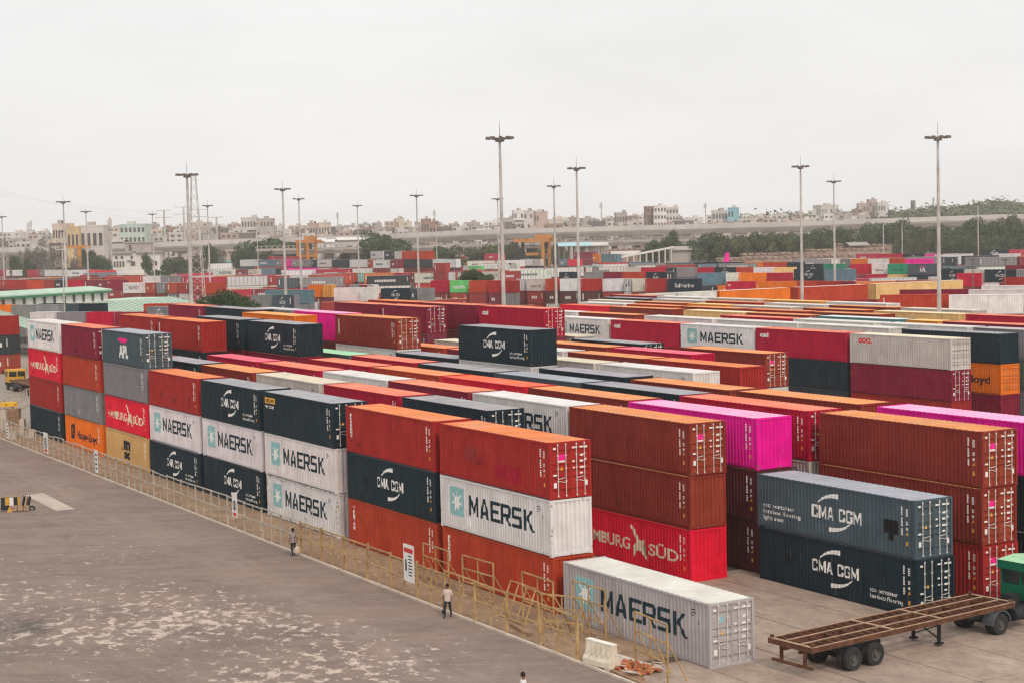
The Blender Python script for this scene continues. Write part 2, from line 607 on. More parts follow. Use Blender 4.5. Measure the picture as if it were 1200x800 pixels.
def crown_mesh(name, mat, seed, n=2600, flatness=.72, lobes=9, leaf=.055, ragged=0.0):
    rnd = random.Random(seed)
    blobs = []
    for k in range(lobes):
        a = rnd.uniform(0, 6.28)
        r = math.sqrt(rnd.random()) * .70 if k else 0
        blobs.append((r * math.cos(a), r * math.sin(a), rnd.uniform(.34, .84) * (1 - r * r * .30), rnd.uniform(.20, .34)))
    v, f = [], []
    for k in range(n):
        bx, by, bz, br = rnd.choice(blobs)
        a, c_ = rnd.uniform(0, 6.28), rnd.uniform(-.75, 1)
        s_ = math.sqrt(max(0, 1 - c_ * c_))
        rr_ = br * (rnd.uniform(.72, 1.05) + (rnd.random() < .12) * rnd.uniform(0, .22 + ragged))
        p = Vector((bx + s_ * math.cos(a) * rr_, by + s_ * math.sin(a) * rr_, bz + c_ * rr_ * flatness))
        nrm = Vector((s_ * math.cos(a), s_ * math.sin(a), c_ + .3)) + Vector((rnd.gauss(0, .5), rnd.gauss(0, .5), rnd.gauss(0, .5)))
        nrm.normalize()
        u = nrm.orthogonal().normalized()
        w_ = nrm.cross(u)
        sz = leaf * rnd.uniform(.6, 1.3)
        i0 = len(v)
        for q in ((-1, -.6), (1, -.6), (1.1, .7), (-.8, .8)):
            v.append(tuple(p + u * q[0] * sz * .5 + w_ * q[1] * sz * .5))
        f.append((i0, i0 + 1, i0 + 2, i0 + 3))
    me = bpy.data.meshes.new(name)
    me.from_pydata(v, [], f)
    me.materials.append(mat)
    return me


def trunk_mesh(seed):
    rnd = random.Random(seed)
    mb = MB()
    mb.cyl((0, 0, 0), (.01, .0, .42), .035, .022, 7)
    for k in range(6):
        a = k * 1.05 + rnd.random()
        mb.cyl((.01, 0, rnd.uniform(.22, .42)), (.30 * math.cos(a), .30 * math.sin(a), rnd.uniform(.5, .72)), .016, .005, 5)
    return mb.mesh('trunk', [TRUNKM])


CROWNS = {k: [crown_mesh('crown', mt_, sd + 7 * i, n_, fl, lo, lf, rg) for i in range(4)] for k, (mt_, sd, n_, fl, lo, lf, rg) in
          {'g': (LEAF, 1, 5200, .62, 20, .055, 0), 'o': (LEAFY, 40, 4600, .62, 18, .056, .1), 'y': (LEAFG, 80, 2000, .7, 14, .040, .3)}.items()}
TRUNKS = [trunk_mesh(k) for k in range(3)]
_tk = [0]


def tree(px, ptop, wpx, dist, kind, label, group=None, ground=0.0, lift=0.0):
    """tree whose crown centre is seen at px, top at ptop, about wpx wide, at the given forward distance"""
    p = atd(px, ptop, dist)
    h = max(3.0, p.z - ground)
    wid = wpx * dist / FPX
    _tk[0] += 1
    t = empty('tree', (p.x, p.y, ground), _tk[0] * 1.7)
    tag(t, label, 'tree', group)
    cr_ = link('crown', CROWNS[kind][_tk[0] % 4], t)
    cr_.scale = (wid * .66, wid * .66, h * .92)
    if lift:
        cr_.scale[2] = h * (1 - lift)
        cr_.location[2] = h * lift * .95
    tr = link('trunk', TRUNKS[_tk[0] % 3], t)
    tr.scale = (wid * .35, wid * .35, h)
    return t


# ---------------------------------------------------------------- hill on the right horizon
hp = [(840, 254), (900, 251), (960, 249), (1020, 249), (1060, 246), (1100, 242.5), (1140, 239.5), (1165, 236.5), (1190, 237), (1230, 240), (1290, 244), (1400, 256)]
HD = 1900
random.seed(8)
v, f = [], []
cols_ = []
nr_ = 9
for i in range(len(hp) * 4 - 3):
    k, fr_ = divmod(i, 4)
    a = hp[k]
    b2 = hp[min(k + 1, len(hp) - 1)]
    px = a[0] + (b2[0] - a[0]) * fr_ / 4
    py = a[1] + (b2[1] - a[1]) * fr_ / 4
    top = atd(px, py, HD)
    out_dir = (top - CAM)
    out_dir.z = 0
    out_dir.normalize()
    for j in range(nr_):
        s_ = j / (nr_ - 1) * 2 - 1
        prof_ = max(0, 1 - s_ * s_) ** .8
        q = Vector((top.x, top.y, 0)) + out_dir * (s_ * 420)
        q.z = max(-1, (top.z - 7) * prof_ + random.uniform(-1.5, 1.5) * prof_)
        v.append(tuple(q))
for i in range(len(hp) * 4 - 4):
    for j in range(nr_ - 1):
        n0 = i * nr_ + j
        f.append((n0, n0 + nr_, n0 + nr_ + 1, n0 + 1))
me = bpy.data.meshes.new('hill')
me.from_pydata(v, [], f)
me.materials.append(flat('hill_scrub', (.10, .13, .06), .95, 0, .3, .02))
hill = link('hill', me)
tag(hill, kind='structure')
# scrub wood covering the hill: leaf clumps scattered over the faces
rnd = random.Random(4)
lv, lf = [], []
for k in range(46000):
    fc = f[rnd.randrange(len(f))]
    a, b2, c_, d_ = (Vector(v[q]) for q in fc)
    if a.z < 1 and c_.z < 1: continue
    u_, w_ = rnd.random(), rnd.random()
    p = a * (1 - u_) * (1 - w_) + b2 * u_ * (1 - w_) + c_ * u_ * w_ + d_ * (1 - u_) * w_
    p.z += abs(rnd.gauss(0, 1)) * 3.2 * (.5 + abs(math.sin(p.x * .035) * math.cos(p.y * .042)))
    sz = rnd.uniform(1.2, 3.0)
    nrm = Vector((rnd.gauss(0, .6), rnd.gauss(0, .6), 1)).normalized()
    e1 = nrm.orthogonal().normalized() * sz
    e2 = nrm.cross(e1)
    n0 = len(lv)
    for q in ((-.6, -.5), (.6, -.6), (.7, .5), (-.5, .6)):
        lv.append(tuple(p + e1 * q[0] + e2 * q[1]))
    lf.append((n0, n0 + 1, n0 + 2, n0 + 3))
me = bpy.data.meshes.new('hill_woodland')
me.from_pydata(lv, [], lf)
me.materials.append(leaf_mat('hill_foliage', (.05, .075, .03), (.12, .15, .06), (.17, .19, .08)))
o = link('hill_woodland', me)
tag(o, 'green scrub wood covering the long hill on the right horizon', 'woodland', kind='stuff')

# ---------------------------------------------------------------- elevated road


def sweep(mb, pts, wid, z_off, thick, m=0):
    """band along pts (top line), width wid to the far side"""
    n = len(pts)
    rows = []
    for i, p in enumerate(pts):
        d = (pts[min(i + 1, n - 1)] - pts[max(i - 1, 0)])
        d.z = 0
        d.normalize()
        s_ = Vector((-d.y, d.x, 0))
        if s_.dot(p - CAM) < 0: s_ = -s_
        top = p + Vector((0, 0, z_off))
        rows.append((top, top + s_ * wid, top + s_ * wid - Vector((0, 0, thick)), top - Vector((0, 0, thick))))
    for a, b_ in zip(rows, rows[1:]):
        for k in range(4):
            k2 = (k + 1) % 4
            mb.quad(a[k], b_[k], b_[k2], a[k2], m)
    mb.quad(*rows[0], m)
    mb.quad(*rows[-1], m)


def densify(pts, n=4):
    out_ = []
    for a, b_ in zip(pts, pts[1:]):
        for k in range(n): out_.append(a.lerp(b_, k / n))
    out_.append(pts[-1])
    return out_


RAILM = flat('bridge_parapet', (.54, .51, .48), .9, 0, .15, .03, dirt=(.34, .31, .29, .5))
fl_t = empty('elevated_road', atd(600, 275, 950))
fl_t.location.z = 0
tag(fl_t, 'long pale concrete elevated road crossing behind the yard on piers', 'bridge')
base_loc = fl_t.location.copy()


def rel(p): return p - base_loc


top_px = [(-80, 291.5), (60, 287.5), (170, 283.5), (290, 278.5), (430, 274), (520, 270), (600, 267), (700, 264.5), (800, 262), (900, 259.5), (1000, 256), (1080, 253.5), (1160, 250.5), (1260, 248.5), (1500, 243)]
tops = densify([atd(px, py, 950) for px, py in [(a_, b_ + 1.3) for a_, b_ in top_px]], 3)
mb = MB(); sweep(mb, [rel(p) for p in tops], .35, 0, 3.6); sweep(mb, [rel(p) for p in tops], 13, -2.6, 1.0)
mb.build('deck', [RAILM], fl_t)
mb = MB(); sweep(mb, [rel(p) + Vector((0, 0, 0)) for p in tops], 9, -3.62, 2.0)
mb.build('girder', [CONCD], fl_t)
for i in range(0, len(tops) - 1, 1):
    p = rel(tops[i])
    mb = MB()
    mb.cyl((0, 0, -1), (0, 0, p.z - 5.6), 1.1, 1.1, 8)
    mb.box(-2.2, 2.2, -3.5, 3.5, p.z - 5.6 - 1.4, p.z - 5.5)
    d = Vector((p.x + base_loc.x - CAM.x, p.y + base_loc.y - CAM.y, 0)).normalized() * 4
    mb.build('pier', [CONC], fl_t, (p.x + d.x, p.y + d.y, 0))
# second, lower deck
lo_t = empty('lower_viaduct', atd(700, 285, 880))
lo_t.location.z = 0
base_loc = lo_t.location.copy()
tag(lo_t, 'lower stained concrete viaduct with railings under the elevated road', 'bridge')
low_px = [(300, 292), (470, 288.5), (600, 285), (720, 281.5), (800, 280), (900, 277), (960, 275)]
lows = densify([atd(px, py, 880) for px, py in low_px], 3)
mb = MB(); sweep(mb, [rel(p) for p in lows], 11, 0, 1.3)
mb.build('deck', [CONC], lo_t)
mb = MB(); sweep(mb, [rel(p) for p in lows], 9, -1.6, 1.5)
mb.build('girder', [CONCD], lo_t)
mb = MB()
dl = densify(lows, 9)
for p in dl: mb.box(rel(p).x - .2, rel(p).x + .2, rel(p).y - .2, rel(p).y + .2, p.z - .1, p.z + 1.25)
sweep(mb, [rel(p) for p in lows], .25, 1.4, .22)
o = mb.build('railing', [CONC], lo_t)
for i in range(0, len(lows)):
    p = rel(lows[i])
    mb = MB()
    mb.box(-1, 1, -1.2, 1.2, -1, p.z - 3.0)
    d = Vector((p.x + base_loc.x - CAM.x, p.y + base_loc.y - CAM.y, 0)).normalized() * 4
    mb.build('pier', [CONCD], lo_t, (p.x + d.x, p.y + d.y, 0))

# ---------------------------------------------------------------- container shapes
CL, CW, CH = 12.192, 2.438, 2.896
PITCH = 2.91


def folds(L, n_per=None):
    """fold lines of the side corrugation: list of (x, depth)"""
    p = .2775
    n = int((L - .30) / p)
    x = (L - n * p) / 2
    pts = [(.13, .02)]
    for k in range(n):
        pts += [(x + .02, .02), (x + .115, .02), (x + .143, .060), (x + .252, .060)]
        x += p
    pts += [(x + .02, .02), (L - .13, .02)]
    return pts


def depth_at(pts, x):
    for (a, da), (b, db) in zip(pts, pts[1:]):
        if a <= x <= b and b > a:
            return da + (db - da) * (x - a) / (b - a)
    return .02


F40 = folds(CL)
F20 = folds(6.058)


def wall_sheet(mb, pts, z0, z1, side=-1, m=0):
    for (a, da), (b, db) in zip(pts, pts[1:]):
        if side < 0:
            mb.quad((a, da, z0), (b, db, z0), (b, db, z1), (a, da, z1), m)
        else:
            mb.quad((b, CW - db, z0), (a, CW - da, z0), (a, CW - da, z1), (b, CW - db, z1), m)


def end_pts():
    pts = [(.12, .03)]
    y = .16
    for k in range(8):
        pts += [(y + .02, .03), (y + .12, .03), (y + .16, .105), (y + .235, .105)]
        y += .265
    pts += [(y + .02, .03), (CW - .12, .03)]
    return pts


def end_sheet(mb, L, plus, z0, z1, m=0):
    pts = end_pts()
    for (a, da), (b, db) in zip(pts, pts[1:]):
        if plus:
            mb.quad((L - da, a, z0), (L - db, b, z0), (L - db, b, z1), (L - da, a, z1), m)
        else:
            mb.quad((db, b, z0), (da, a, z0), (da, a, z1), (db, b, z1), m)


def roof_sheet(mb, L, m=0):
    z = CH - .03
    x = .12
    n = int((L - .24) / .42)
    step = (L - .24) / n
    for k in range(n):
        xs = [(x, 0), (x + step * .3, 0), (x + step * .38, .016), (x + step * .9, .016), (x + step, 0)]
        for (a, da), (b, db) in zip(xs, xs[1:]):
            mb.quad((a, .06, z + da), (b, .06, z + db), (b, CW - .06, z + db), (a, CW - .06, z + da), m)
        x += step


def frame_mb(L, door=False):
    mb = MB()
    for x0, x1 in ((.0, .13), (L - .13, L)):
        for y0, y1 in ((.004, .12), (CW - .12, CW - .004)):
            mb.box(x0 + .004 * (x0 == 0), x1 - .004 * (x0 > 0), y0, y1, .12, CH - .12)
    for y0, y1 in ((.006, .07), (CW - .07, CW - .006)):
        yi0, yi1 = (y0 + .045, y1) if y0 < 1 else (y0, y1 - .045)
        mb.box(.16, L - .16, yi0, yi1, .05, .17)
        mb.box(.16, L - .16, y0, y1, CH - .10, CH - .03)
    for x0, x1 in ((.006, .12), (L - .12, L - .006)):
        mb.box(x0, x1, .16, CW - .16, .03, .17)
        mb.box(x0, x1, .16, CW - .16, CH - .13, CH - .008)
    mb.box(.13, L - .13, .08, CW - .08, .10, .16)
    for x0 in (0, L - .178):
        for y0 in (0, CW - .162):
            for z0 in (0, CH - .118):
                mb.box(x0, x0 + .178, y0, y0 + .162, z0, z0 + .118)
    return mb


def door_mb(L, k):
    """door leaf k (0 near the fence side, 1 the other)"""
    mb = MB()
    y0 = .13 if k == 0 else CW / 2 + .01
    y1 = CW / 2 - .01 if k == 0 else CW - .13
    x = L - .06
    zs = [.18, .34, .38, .50, .54]
    prof = [(.18, 0), (.30, 0), (.33, -.06), (.47, -.06), (.50, 0), (.98, 0), (1.01, -.06), (1.10, -.06), (1.13, 0), (1.30, 0), (1.33, -.06), (1.42, -.06), (1.45, 0), (1.62, 0), (1.65, -.06), (1.74, -.06), (1.77, 0), (2.28, 0), (2.31, -.06), (2.45, -.06), (2.48, 0), (2.76, 0)]
    for (a, da), (b, db) in zip(prof, prof[1:]):
        mb.quad((x + da, y0 + .04, a), (x + da, y1 - .04, a), (x + db, y1 - .04, b), (x + db, y0 + .04, b))
    for ya, yb in ((y0, y0 + .04), (y1 - .04, y1)):
        mb.box(x - .05, x + .012, ya, yb, .18, 2.76)
    mb.box(x - .05, x + .008, y0 + .04, y1 - .04, .172, .185)
    mb.box(x - .05, x + .008, y0 + .04, y1 - .04, 2.755, 2.768)
    return mb


def lockbar_mb(L, k, j):
    y0 = .13 if k == 0 else CW / 2 + .01
    y = y0 + (.36 if j == 0 else .83)
    mb = MB()
    mb.cyl((L - .018, y, .10), (L - .018, y, 2.83), .022, seg=6)
    for z in (.16, .9, 1.55, 2.2, 2.74):
        mb.box(L - .05, L + .008, y - .045, y + .045, z - .03, z + .03)
    return mb


def handle_mb(L, k):
    y0 = .13 if k == 0 else CW / 2 + .01
    mb = MB()
    mb.bar((L + .004, y0 + .36, 1.02), (L + .004, y0 + .75, 1.08), .03)
    mb.bar((L + .004, y0 + .83, .82), (L + .004, y0 + .46, .90), .03)
    return mb


ME = {}


def shapes(L, key, F):
    a = MB(); wall_sheet(a, F, .17, CH - .10, -1)
    ME[key, 'wall-'] = a.mesh('side_wall', [PAINT])
    a = MB(); wall_sheet(a, F, .17, CH - .10, 1)
    ME[key, 'wall+'] = a.mesh('side_wall', [PAINT])
    a = MB(); end_sheet(a, L, True, .17, CH - .13)
    ME[key, 'end+'] = a.mesh('end_wall', [PAINT])
    a = MB(); end_sheet(a, L, False, .17, CH - .13)
    ME[key, 'end-'] = a.mesh('end_wall', [PAINT])
    a = MB(); roof_sheet(a, L)
    ME[key, 'roof'] = a.mesh('roof', [ROOFP])
    ME[key, 'frame'] = frame_mb(L).mesh('frame', [EDGE])
    for k in (0, 1):
        ME[key, 'door', k] = door_mb(L, k).mesh('door', [PAINT])
        for j in (0, 1):
            ME[key, 'bar', k, j] = lockbar_mb(L, k, j).mesh('lock_bar', [STEEL])
        ME[key, 'handle', k] = handle_mb(L, k).mesh('handle', [STEEL])
    # one-piece body for the far yard
    a = MB()
    wall_sheet(a, F, .17, CH - .10, -1, 0); wall_sheet(a, F, .17, CH - .10, 1, 0)
    end_sheet(a, L, True, .17, CH - .13, 0); end_sheet(a, L, False, .17, CH - .13, 0)
    roof_sheet(a, L, 1)
    fr = frame_mb(L)
    n = len(a.v)
    a.v += fr.v
    a.f += [tuple(i + n for i in f) for f in fr.f]
    a.m += [2] * len(fr.f)
    ME[key, 'body'] = a.mesh('shipping_container', [PAINT, ROOFP, EDGE])


shapes(CL, 40, F40)
shapes(6.058, 20, F20)

# ---------------------------------------------------------------- lettering


def text_polys(txt, bold=.02, space=1.0):
    cu = bpy.data.curves.new('t', 'FONT')
    cu.body = txt
    cu.size = 1.0
    cu.offset = bold
    cu.space_character = space
    cu.resolution_u = 3
    o = bpy.data.objects.new('t', cu)
    COL.objects.link(o)
    dg = bpy.context.evaluated_depsgraph_get()
    me = bpy.data.meshes.new_from_object(o.evaluated_get(dg))
    bpy.data.objects.remove(o)
    bpy.data.curves.remove(cu)
    return me


def text_bm(txt, x0, x1, z0, z1, bold=.02, space=1.0, slant=0.0):
    me = text_polys(txt, bold, space)
    bm = bmesh.new()
    bm.from_mesh(me)
    bpy.data.meshes.remove(me)
    xs = [v.co.x for v in bm.verts]
    ys = [v.co.y for v in bm.verts]
    ax, bx_, ay, by_ = min(xs), max(xs), min(ys), max(ys)
    for v in bm.verts:
        fx = (v.co.x - ax) / (bx_ - ax)
        fy = (v.co.y - ay) / (by_ - ay)
        v.co = (x0 + fx * (x1 - x0) + slant * fy, 0, z0 + fy * (z1 - z0))
    return bm


def poly_bm(polys):
    bm = bmesh.new()
    for p in polys:
        bm.faces.new([bm.verts.new((x, 0, z)) for x, z in p])
    return bm


def on_wall(bm, name, mat, proud=.006):
    """fold the flat shape onto the corrugated side wall"""
    bmesh.ops.triangulate(bm, faces=bm.faces[:])
    lo = min(v.co.x for v in bm.verts) - .01
    hi = max(v.co.x for v in bm.verts) + .01
    for x, _ in F40:
        if lo < x < hi:
            bmesh.ops.bisect_plane(bm, geom=bm.verts[:] + bm.edges[:] + bm.faces[:], plane_co=(x, 0, 0), plane_no=(1, 0, 0), dist=1e-5)
    for v in bm.verts:
        v.co.y = depth_at(F40, v.co.x) - proud
    for f in bm.faces:
        f.normal_update()
        if f.normal.y > 0: f.normal_flip()
    me = bpy.data.meshes.new(name)
    bm.to_mesh(me)
    bm.free()
    me.materials.append(mat)
    return me


def glyph_maersk(ch):
    """block letter strokes on a 0..1 box, as polygons that do not overlap"""
    w = .24
    h = .17
    if ch == 'M':
        return [[(0, 0), (w * .8, 0), (w * .8, 1), (0, 1)], [(1 - w * .8, 0), (1, 0), (1, 1), (1 - w * .8, 1)],
                [(w * .8, .62), (.5, .05), (.5, .42), (w * .8, 1)], [(.5, .05), (1 - w * .8, .62), (1 - w * .8, 1), (.5, .42)]]
    if ch == 'A':
        return [[(0, 0), (.25, 0), (.58, 1), (.36, 1)], [(.75, 0), (1, 0), (.64, 1), (.58, 1), (.5, .76)],
                [(.33, .2), (.683, .2), (.63, .36), (.385, .36)]]
    if ch == 'E':
        return [[(0, 0), (w, 0), (w, 1), (0, 1)], [(w, 0), (1, 0), (1, h), (w, h)], [(w, .42), (.9, .42), (.9, .42 + h), (w, .42 + h)], [(w, 1 - h), (1, 1 - h), (1, 1), (w, 1)]]
    if ch == 'R':
        return [[(0, 0), (w, 0), (w, 1), (0, 1)], [(w, 1 - h), (.92, 1 - h), (.86, 1), (w, 1)], [(w, .38), (.9, .38), (.9, .38 + h), (w, .38 + h)],
                [(.72, .38 + h), (.96, .38 + h), (.98, .9), (.92, 1 - h), (.72, 1 - h)], [(.45, .38), (.72, .38), (1, 0), (.76, 0)]]
    if ch == 'S':
        return [[(0, 0), (.9, 0), (1, .08), (1, h), (0, h)], [(.74, h), (1, h), (1, .42), (.74, .42)], [(0, .42), (1, .42), (.92, .42 + h), (0, .42 + h)],
                [(0, .42 + h), (.26, .42 + h), (.26, 1 - h), (0, 1 - h)], [(0, 1 - h), (.96, 1 - h), (.96, 1), (.08, 1), (0, .93)]]
    if ch in 'CG':
        r = [[(0, .1), (.12, 0), (.28, h), (.28, 1 - h), (.12, 1), (0, .9)], [(.12, 0), (.9, 0), (1, .1), (1, h), (.28, h)], [(.28, 1 - h), (1, 1 - h), (1, .9), (.9, 1), (.12, 1)]]
        if ch == 'C': r += [[(.72, h), (1, h), (1, .36), (.72, .36)], [(.72, .64), (1, .64), (1, 1 - h), (.72, 1 - h)]]
        else: r += [[(.72, h), (1, h), (1, .54), (.55, .54), (.55, .40), (.72, .40)], [(.72, .70), (1, .70), (1, 1 - h), (.72, 1 - h)]]
        return r
    if ch == 'K':
        return [[(0, 0), (w, 0), (w, 1), (0, 1)], [(w + .02, .42), (w + .02, .60), (.72, 1), (.98, 1)], [(w + .14, .535), (.46, .64), (1.08, 0), (.78, 0)]]
    return []


def maersk_word(x0, x1, z0, z1):
    polys = []
    word = 'MAERSK'
    gap = .13
    cwid = (x1 - x0) / (len(word) + gap * (len(word) - 1))
    x = x0
    for ch in word:
        for p in glyph_maersk(ch):
            polys.append([(x + px * cwid, z0 + pz * (z1 - z0)) for px, pz in p])
        x += cwid * (1 + gap)
    return polys


def block_word(word, x0, x1, z0, z1, gap=.14):
    n = len(word.replace(' ', ''))
    wmul = {'M': 1.22}
    tot = sum(wmul.get(c, .5 if c == ' ' else 1) for c in word) + gap * (len(word) - 1)
    cw = (x1 - x0) / tot
    polys, x = [], x0
    for ch in word:
        k = wmul.get(ch, .5 if ch == ' ' else 1)
        for p in glyph_maersk(ch) if ch != ' ' else []:
            polys.append([(x + px * cw * k, z0 + pz * (z1 - z0)) for px, pz in p])
        x += cw * (k + gap)
    return polys


def star_polys(cx, cz, r):
    pts = []
    for k in range(14):
        a = math.pi / 2 + 2 * math.pi * k / 14
        q = r if k % 2 == 0 else r * .36
        pts.append((cx + math.cos(a) * q, cz + math.sin(a) * q))
    # fan of quads round the centre
    return [[(cx, cz), pts[k - 1], pts[k], pts[(k + 1) % 14]] for k in range(0, 14, 2)]


def rr(x0, x1, z0, z1, r=.12):
    pts = []
    for cx, cz, a0 in ((x1 - r, z0 + r, -90), (x1 - r, z1 - r, 0), (x0 + r, z1 - r, 90), (x0 + r, z0 + r, 180)):
        for k in range(4):
            a = R(a0 + 30 * k)
            pts.append((cx + math.cos(a) * r, cz + math.sin(a) * r))
    return pts


def swoosh(p0, p1, p2, w0, w1, n=10):
    """curved tapering band through a quadratic curve"""
    out_ = []
    prev = None
    for k in range(n + 1):
        t = k / n
        x = (1 - t) ** 2 * p0[0] + 2 * t * (1 - t) * p1[0] + t * t * p2[0]
        z = (1 - t) ** 2 * p0[1] + 2 * t * (1 - t) * p1[1] + t * t * p2[1]
        dx = 2 * (1 - t) * (p1[0] - p0[0]) + 2 * t * (p2[0] - p1[0])
        dz = 2 * (1 - t) * (p1[1] - p0[1]) + 2 * t * (p2[1] - p1[1])
        l = math.hypot(dx, dz) or 1
        w_ = (w0 + (w1 - w0) * t) / 2
        a = (x - dz / l * w_, z + dx / l * w_)
        b_ = (x + dz / l * w_, z - dx / l * w_)
        if prev: out_.append([prev[1], b_, a, prev[0]])
        prev = (a, b_)
    return out_


LOGO = {}


def deco(key, *items):
    LOGO[key] = items


deco('M', ('star_panel', on_wall(poly_bm([rr(1.15, 2.75, .80, 2.40, .16)]), 'star_panel', LBLUE)),
     ('star_mark', on_wall(poly_bm(star_polys(1.95, 1.60, .72)), 'star_mark', LWHITE, .011)),
     ('lettering', on_wall(poly_bm(maersk_word(3.4, 10.4, 1.02, 2.12)), 'lettering', LNAVY)))
cma_word = on_wall(poly_bm(block_word('CMA CGM', 4.35, 7.95, 1.20, 1.82)), 'lettering', LWHITE)
arc1 = on_wall(poly_bm(swoosh((4.95, 1.90), (5.5, 2.42), (6.55, 2.40), .05, .26)), 'arc_mark', LWHITE)
arc2 = on_wall(poly_bm(swoosh((7.45, 1.12), (7.0, .66), (5.85, .62), .05, .24)), 'arc_mark', LWHITE)
deco('C', ('lettering', cma_word), ('arc_mark', arc1), ('arc_mark', arc2))
eco = on_wall(text_bm('eco container\nbamboo flooring', 8.75, 11.15, .45, 1.05, .008), 'lettering', LWHITE)
deco('CE', ('lettering', cma_word), ('arc_mark', arc1), ('arc_mark', arc2), ('lettering', eco))
eco2 = on_wall(text_bm('eco container\nbamboo flooring\nlight steel', .45, 3.6, .40, 1.38, .008), 'lettering', LWHITE)
cmaL = on_wall(poly_bm(block_word('CMA CGM', 4.5, 8.3, 1.13, 1.80)), 'lettering', LWHITE)
deco('CL', ('lettering', cmaL), ('arc_mark', arc1), ('arc_mark', arc2), ('lettering', eco2))
bird = [[(6.3, 2.34), (6.48, 2.44), (6.85, 2.20), (7.18, 1.72), (7.42, 1.60), (7.80, 1.78), (7.58, 1.34), (8.05, .55), (7.35, 1.02), (6.92, 1.02), (6.68, .55), (6.66, 1.25), (6.95, 1.52), (6.62, 2.08)]]
deco('H', ('lettering', on_wall(text_bm('HAMBURG', .75, 6.3, .95, 1.65, .02), 'lettering', LCREAM)),
     ('bird_mark', on_wall(poly_bm(bird), 'bird_mark', LCREAM)),
     ('lettering', on_wall(text_bm('S\u00dcD', 8.15, 11.0, .92, 1.75, .02), 'lettering', LCREAM)))
ell = [(6.1 + 1.35 * math.cos(R(a)), 2.22 + .30 * math.sin(R(a)) * (1 if a > 180 else .35)) for a in range(0, 360, 20)]
deco('A', ('lettering', on_wall(text_bm('APL', 4.9, 7.6, .62, 1.75, .06), 'lettering', LWHITE)),
     ('eagle_mark', on_wall(poly_bm([ell]), 'eagle_mark', LPINK)))
deco('L', ('lettering', on_wall(text_bm('Hapag-Lloyd', 4.1, 10.9, .75, 1.72, .02), 'lettering', LBLACK)),
     ('square_mark', on_wall(poly_bm([[(1.9, .8), (2.9, .8), (3.25, 1.25), (3.25, 2.2), (2.2, 2.2), (1.9, 1.85)]]), 'square_mark', LBLACK)),
     ('lettering', on_wall(text_bm('HL', 2.1, 3.05, 1.2, 1.95, .02), 'lettering', flat('placard_orange', (.9, .2, .01)), .011)))
deco('S', ('lettering', on_wall(text_bm('m', 5.2, 7.2, 1.35, 2.2, .07), 'lettering', LBLACK)),
     ('lettering', on_wall(text_bm('sc', 5.35, 7.05, .55, 1.22, .07), 'lettering', LBLACK)))
deco('O', ('lettering', on_wall(text_bm('OOCL', 1.1, 2.75, 2.0, 2.5, .06), 'lettering', LRED)))


def vert(txt, x0, x1, zt, zb):
    ms = []
    n = len(txt)
    st = (zt - zb) / n
    bm = bmesh.new()
    for i, ch in enumerate(txt):
        b2 = text_bm(ch, x0, x1, zt - (i + 1) * st + st * .12, zt - i * st, .03)
        me = bpy.data.meshes.new('x')
        b2.to_mesh(me); b2.free()
        bm.from_mesh(me)
        bpy.data.meshes.remove(me)
    return bm


deco('F', ('lettering', on_wall(vert('FLORENS', .62, .92, 2.45, .95), 'lettering', LWHITE)))
deco('T', ('lettering', on_wall(vert('TRITON', .62, .92, 2.45, .95), 'lettering', LWHITE)))
deco('G', ('label_panel', on_wall(poly_bm([[(.35, 2.1), (2.1, 2.1), (2.1, 2.5), (.35, 2.5)]]), 'label_panel', LYEL)),
     ('lettering', on_wall(text_bm('GESEACO', .45, 2.0, 2.18, 2.42, .03), 'lettering', LBLACK, .011)),
     ('lettering', on_wall(text_bm('we care', .35, 1.9, 1.75, 1.95, .02), 'lettering', LWHITE)))
deco('U', ('lettering', on_wall(text_bm('cai', .6, 1.8, 1.95, 2.45, .06), 'lettering', LWHITE)))
deco('K', ('lettering', on_wall(text_bm('K Line', 2.6, 9.6, .7, 1.5, .03), 'lettering', LWHITE)))
deco('E', ('lettering', on_wall(text_bm('EVERGREEN', 1.8, 10.2, .95, 1.7, .05), 'lettering', LWHITE)))
deco('N', ('lettering', on_wall(text_bm('CHINA SHIPPING', 1.8, 9.4, .8, 1.5, .04), 'lettering', LWHITE)))
deco('W', ('lettering', on_wall(text_bm('Safmarine', 3.0, 10.2, 1.0, 1.9, .02), 'lettering', LWHITE)))
deco('Y', ('lettering', on_wall(text_bm('WAN HAI', 2.6, 9.4, .8, 1.5, .03), 'lettering', LNAVY)))

# code and data markings at the right end of a side wall
random.seed(5)
pol, poly2, polr = [], [], []
for z in np.arange(1.10, 2.45, .09):
    if random.random() < .85: pol.append([(11.18, z), (11.24 + random.random() * .05, z), (11.24, z + .06), (11.18, z + .06)])
for z in (2.05, 2.15, 2.25, 2.35, 1.62, 1.72, 1.36, 1.42):
    pol.append([(11.50, z), (11.66, z), (11.66, z + .07), (11.50, z + .07)])
CODE = on_wall(poly_bm(pol), 'marking', LWHITE)
TRI = on_wall(poly_bm([[(11.48, 1.12), (11.70, 1.12), (11.59, 1.30)], [(11.50, .60), (11.66, .60), (11.66, .80), (11.50, .80)]]), 'warning_mark', LYEL)
pd = []
for z, a, b_ in ((2.42, 10.75, 11.1), (2.30, 10.8, 11.2), (2.18, 10.75, 10.95), (1.95, 11.25, 11.4), (1.85, 11.25, 11.4)):
    pd.append([(a, z), (b_, z), (b_, z + .05), (a, z + .05)])
CODED = on_wall(poly_bm(pd), 'marking', LNAVY)
pol = [[(x, z), (x + .09, z), (x + .09, z + .06), (x, z + .06)] for x, z in ((11.18, 1.2), (11.2, 1.9))]


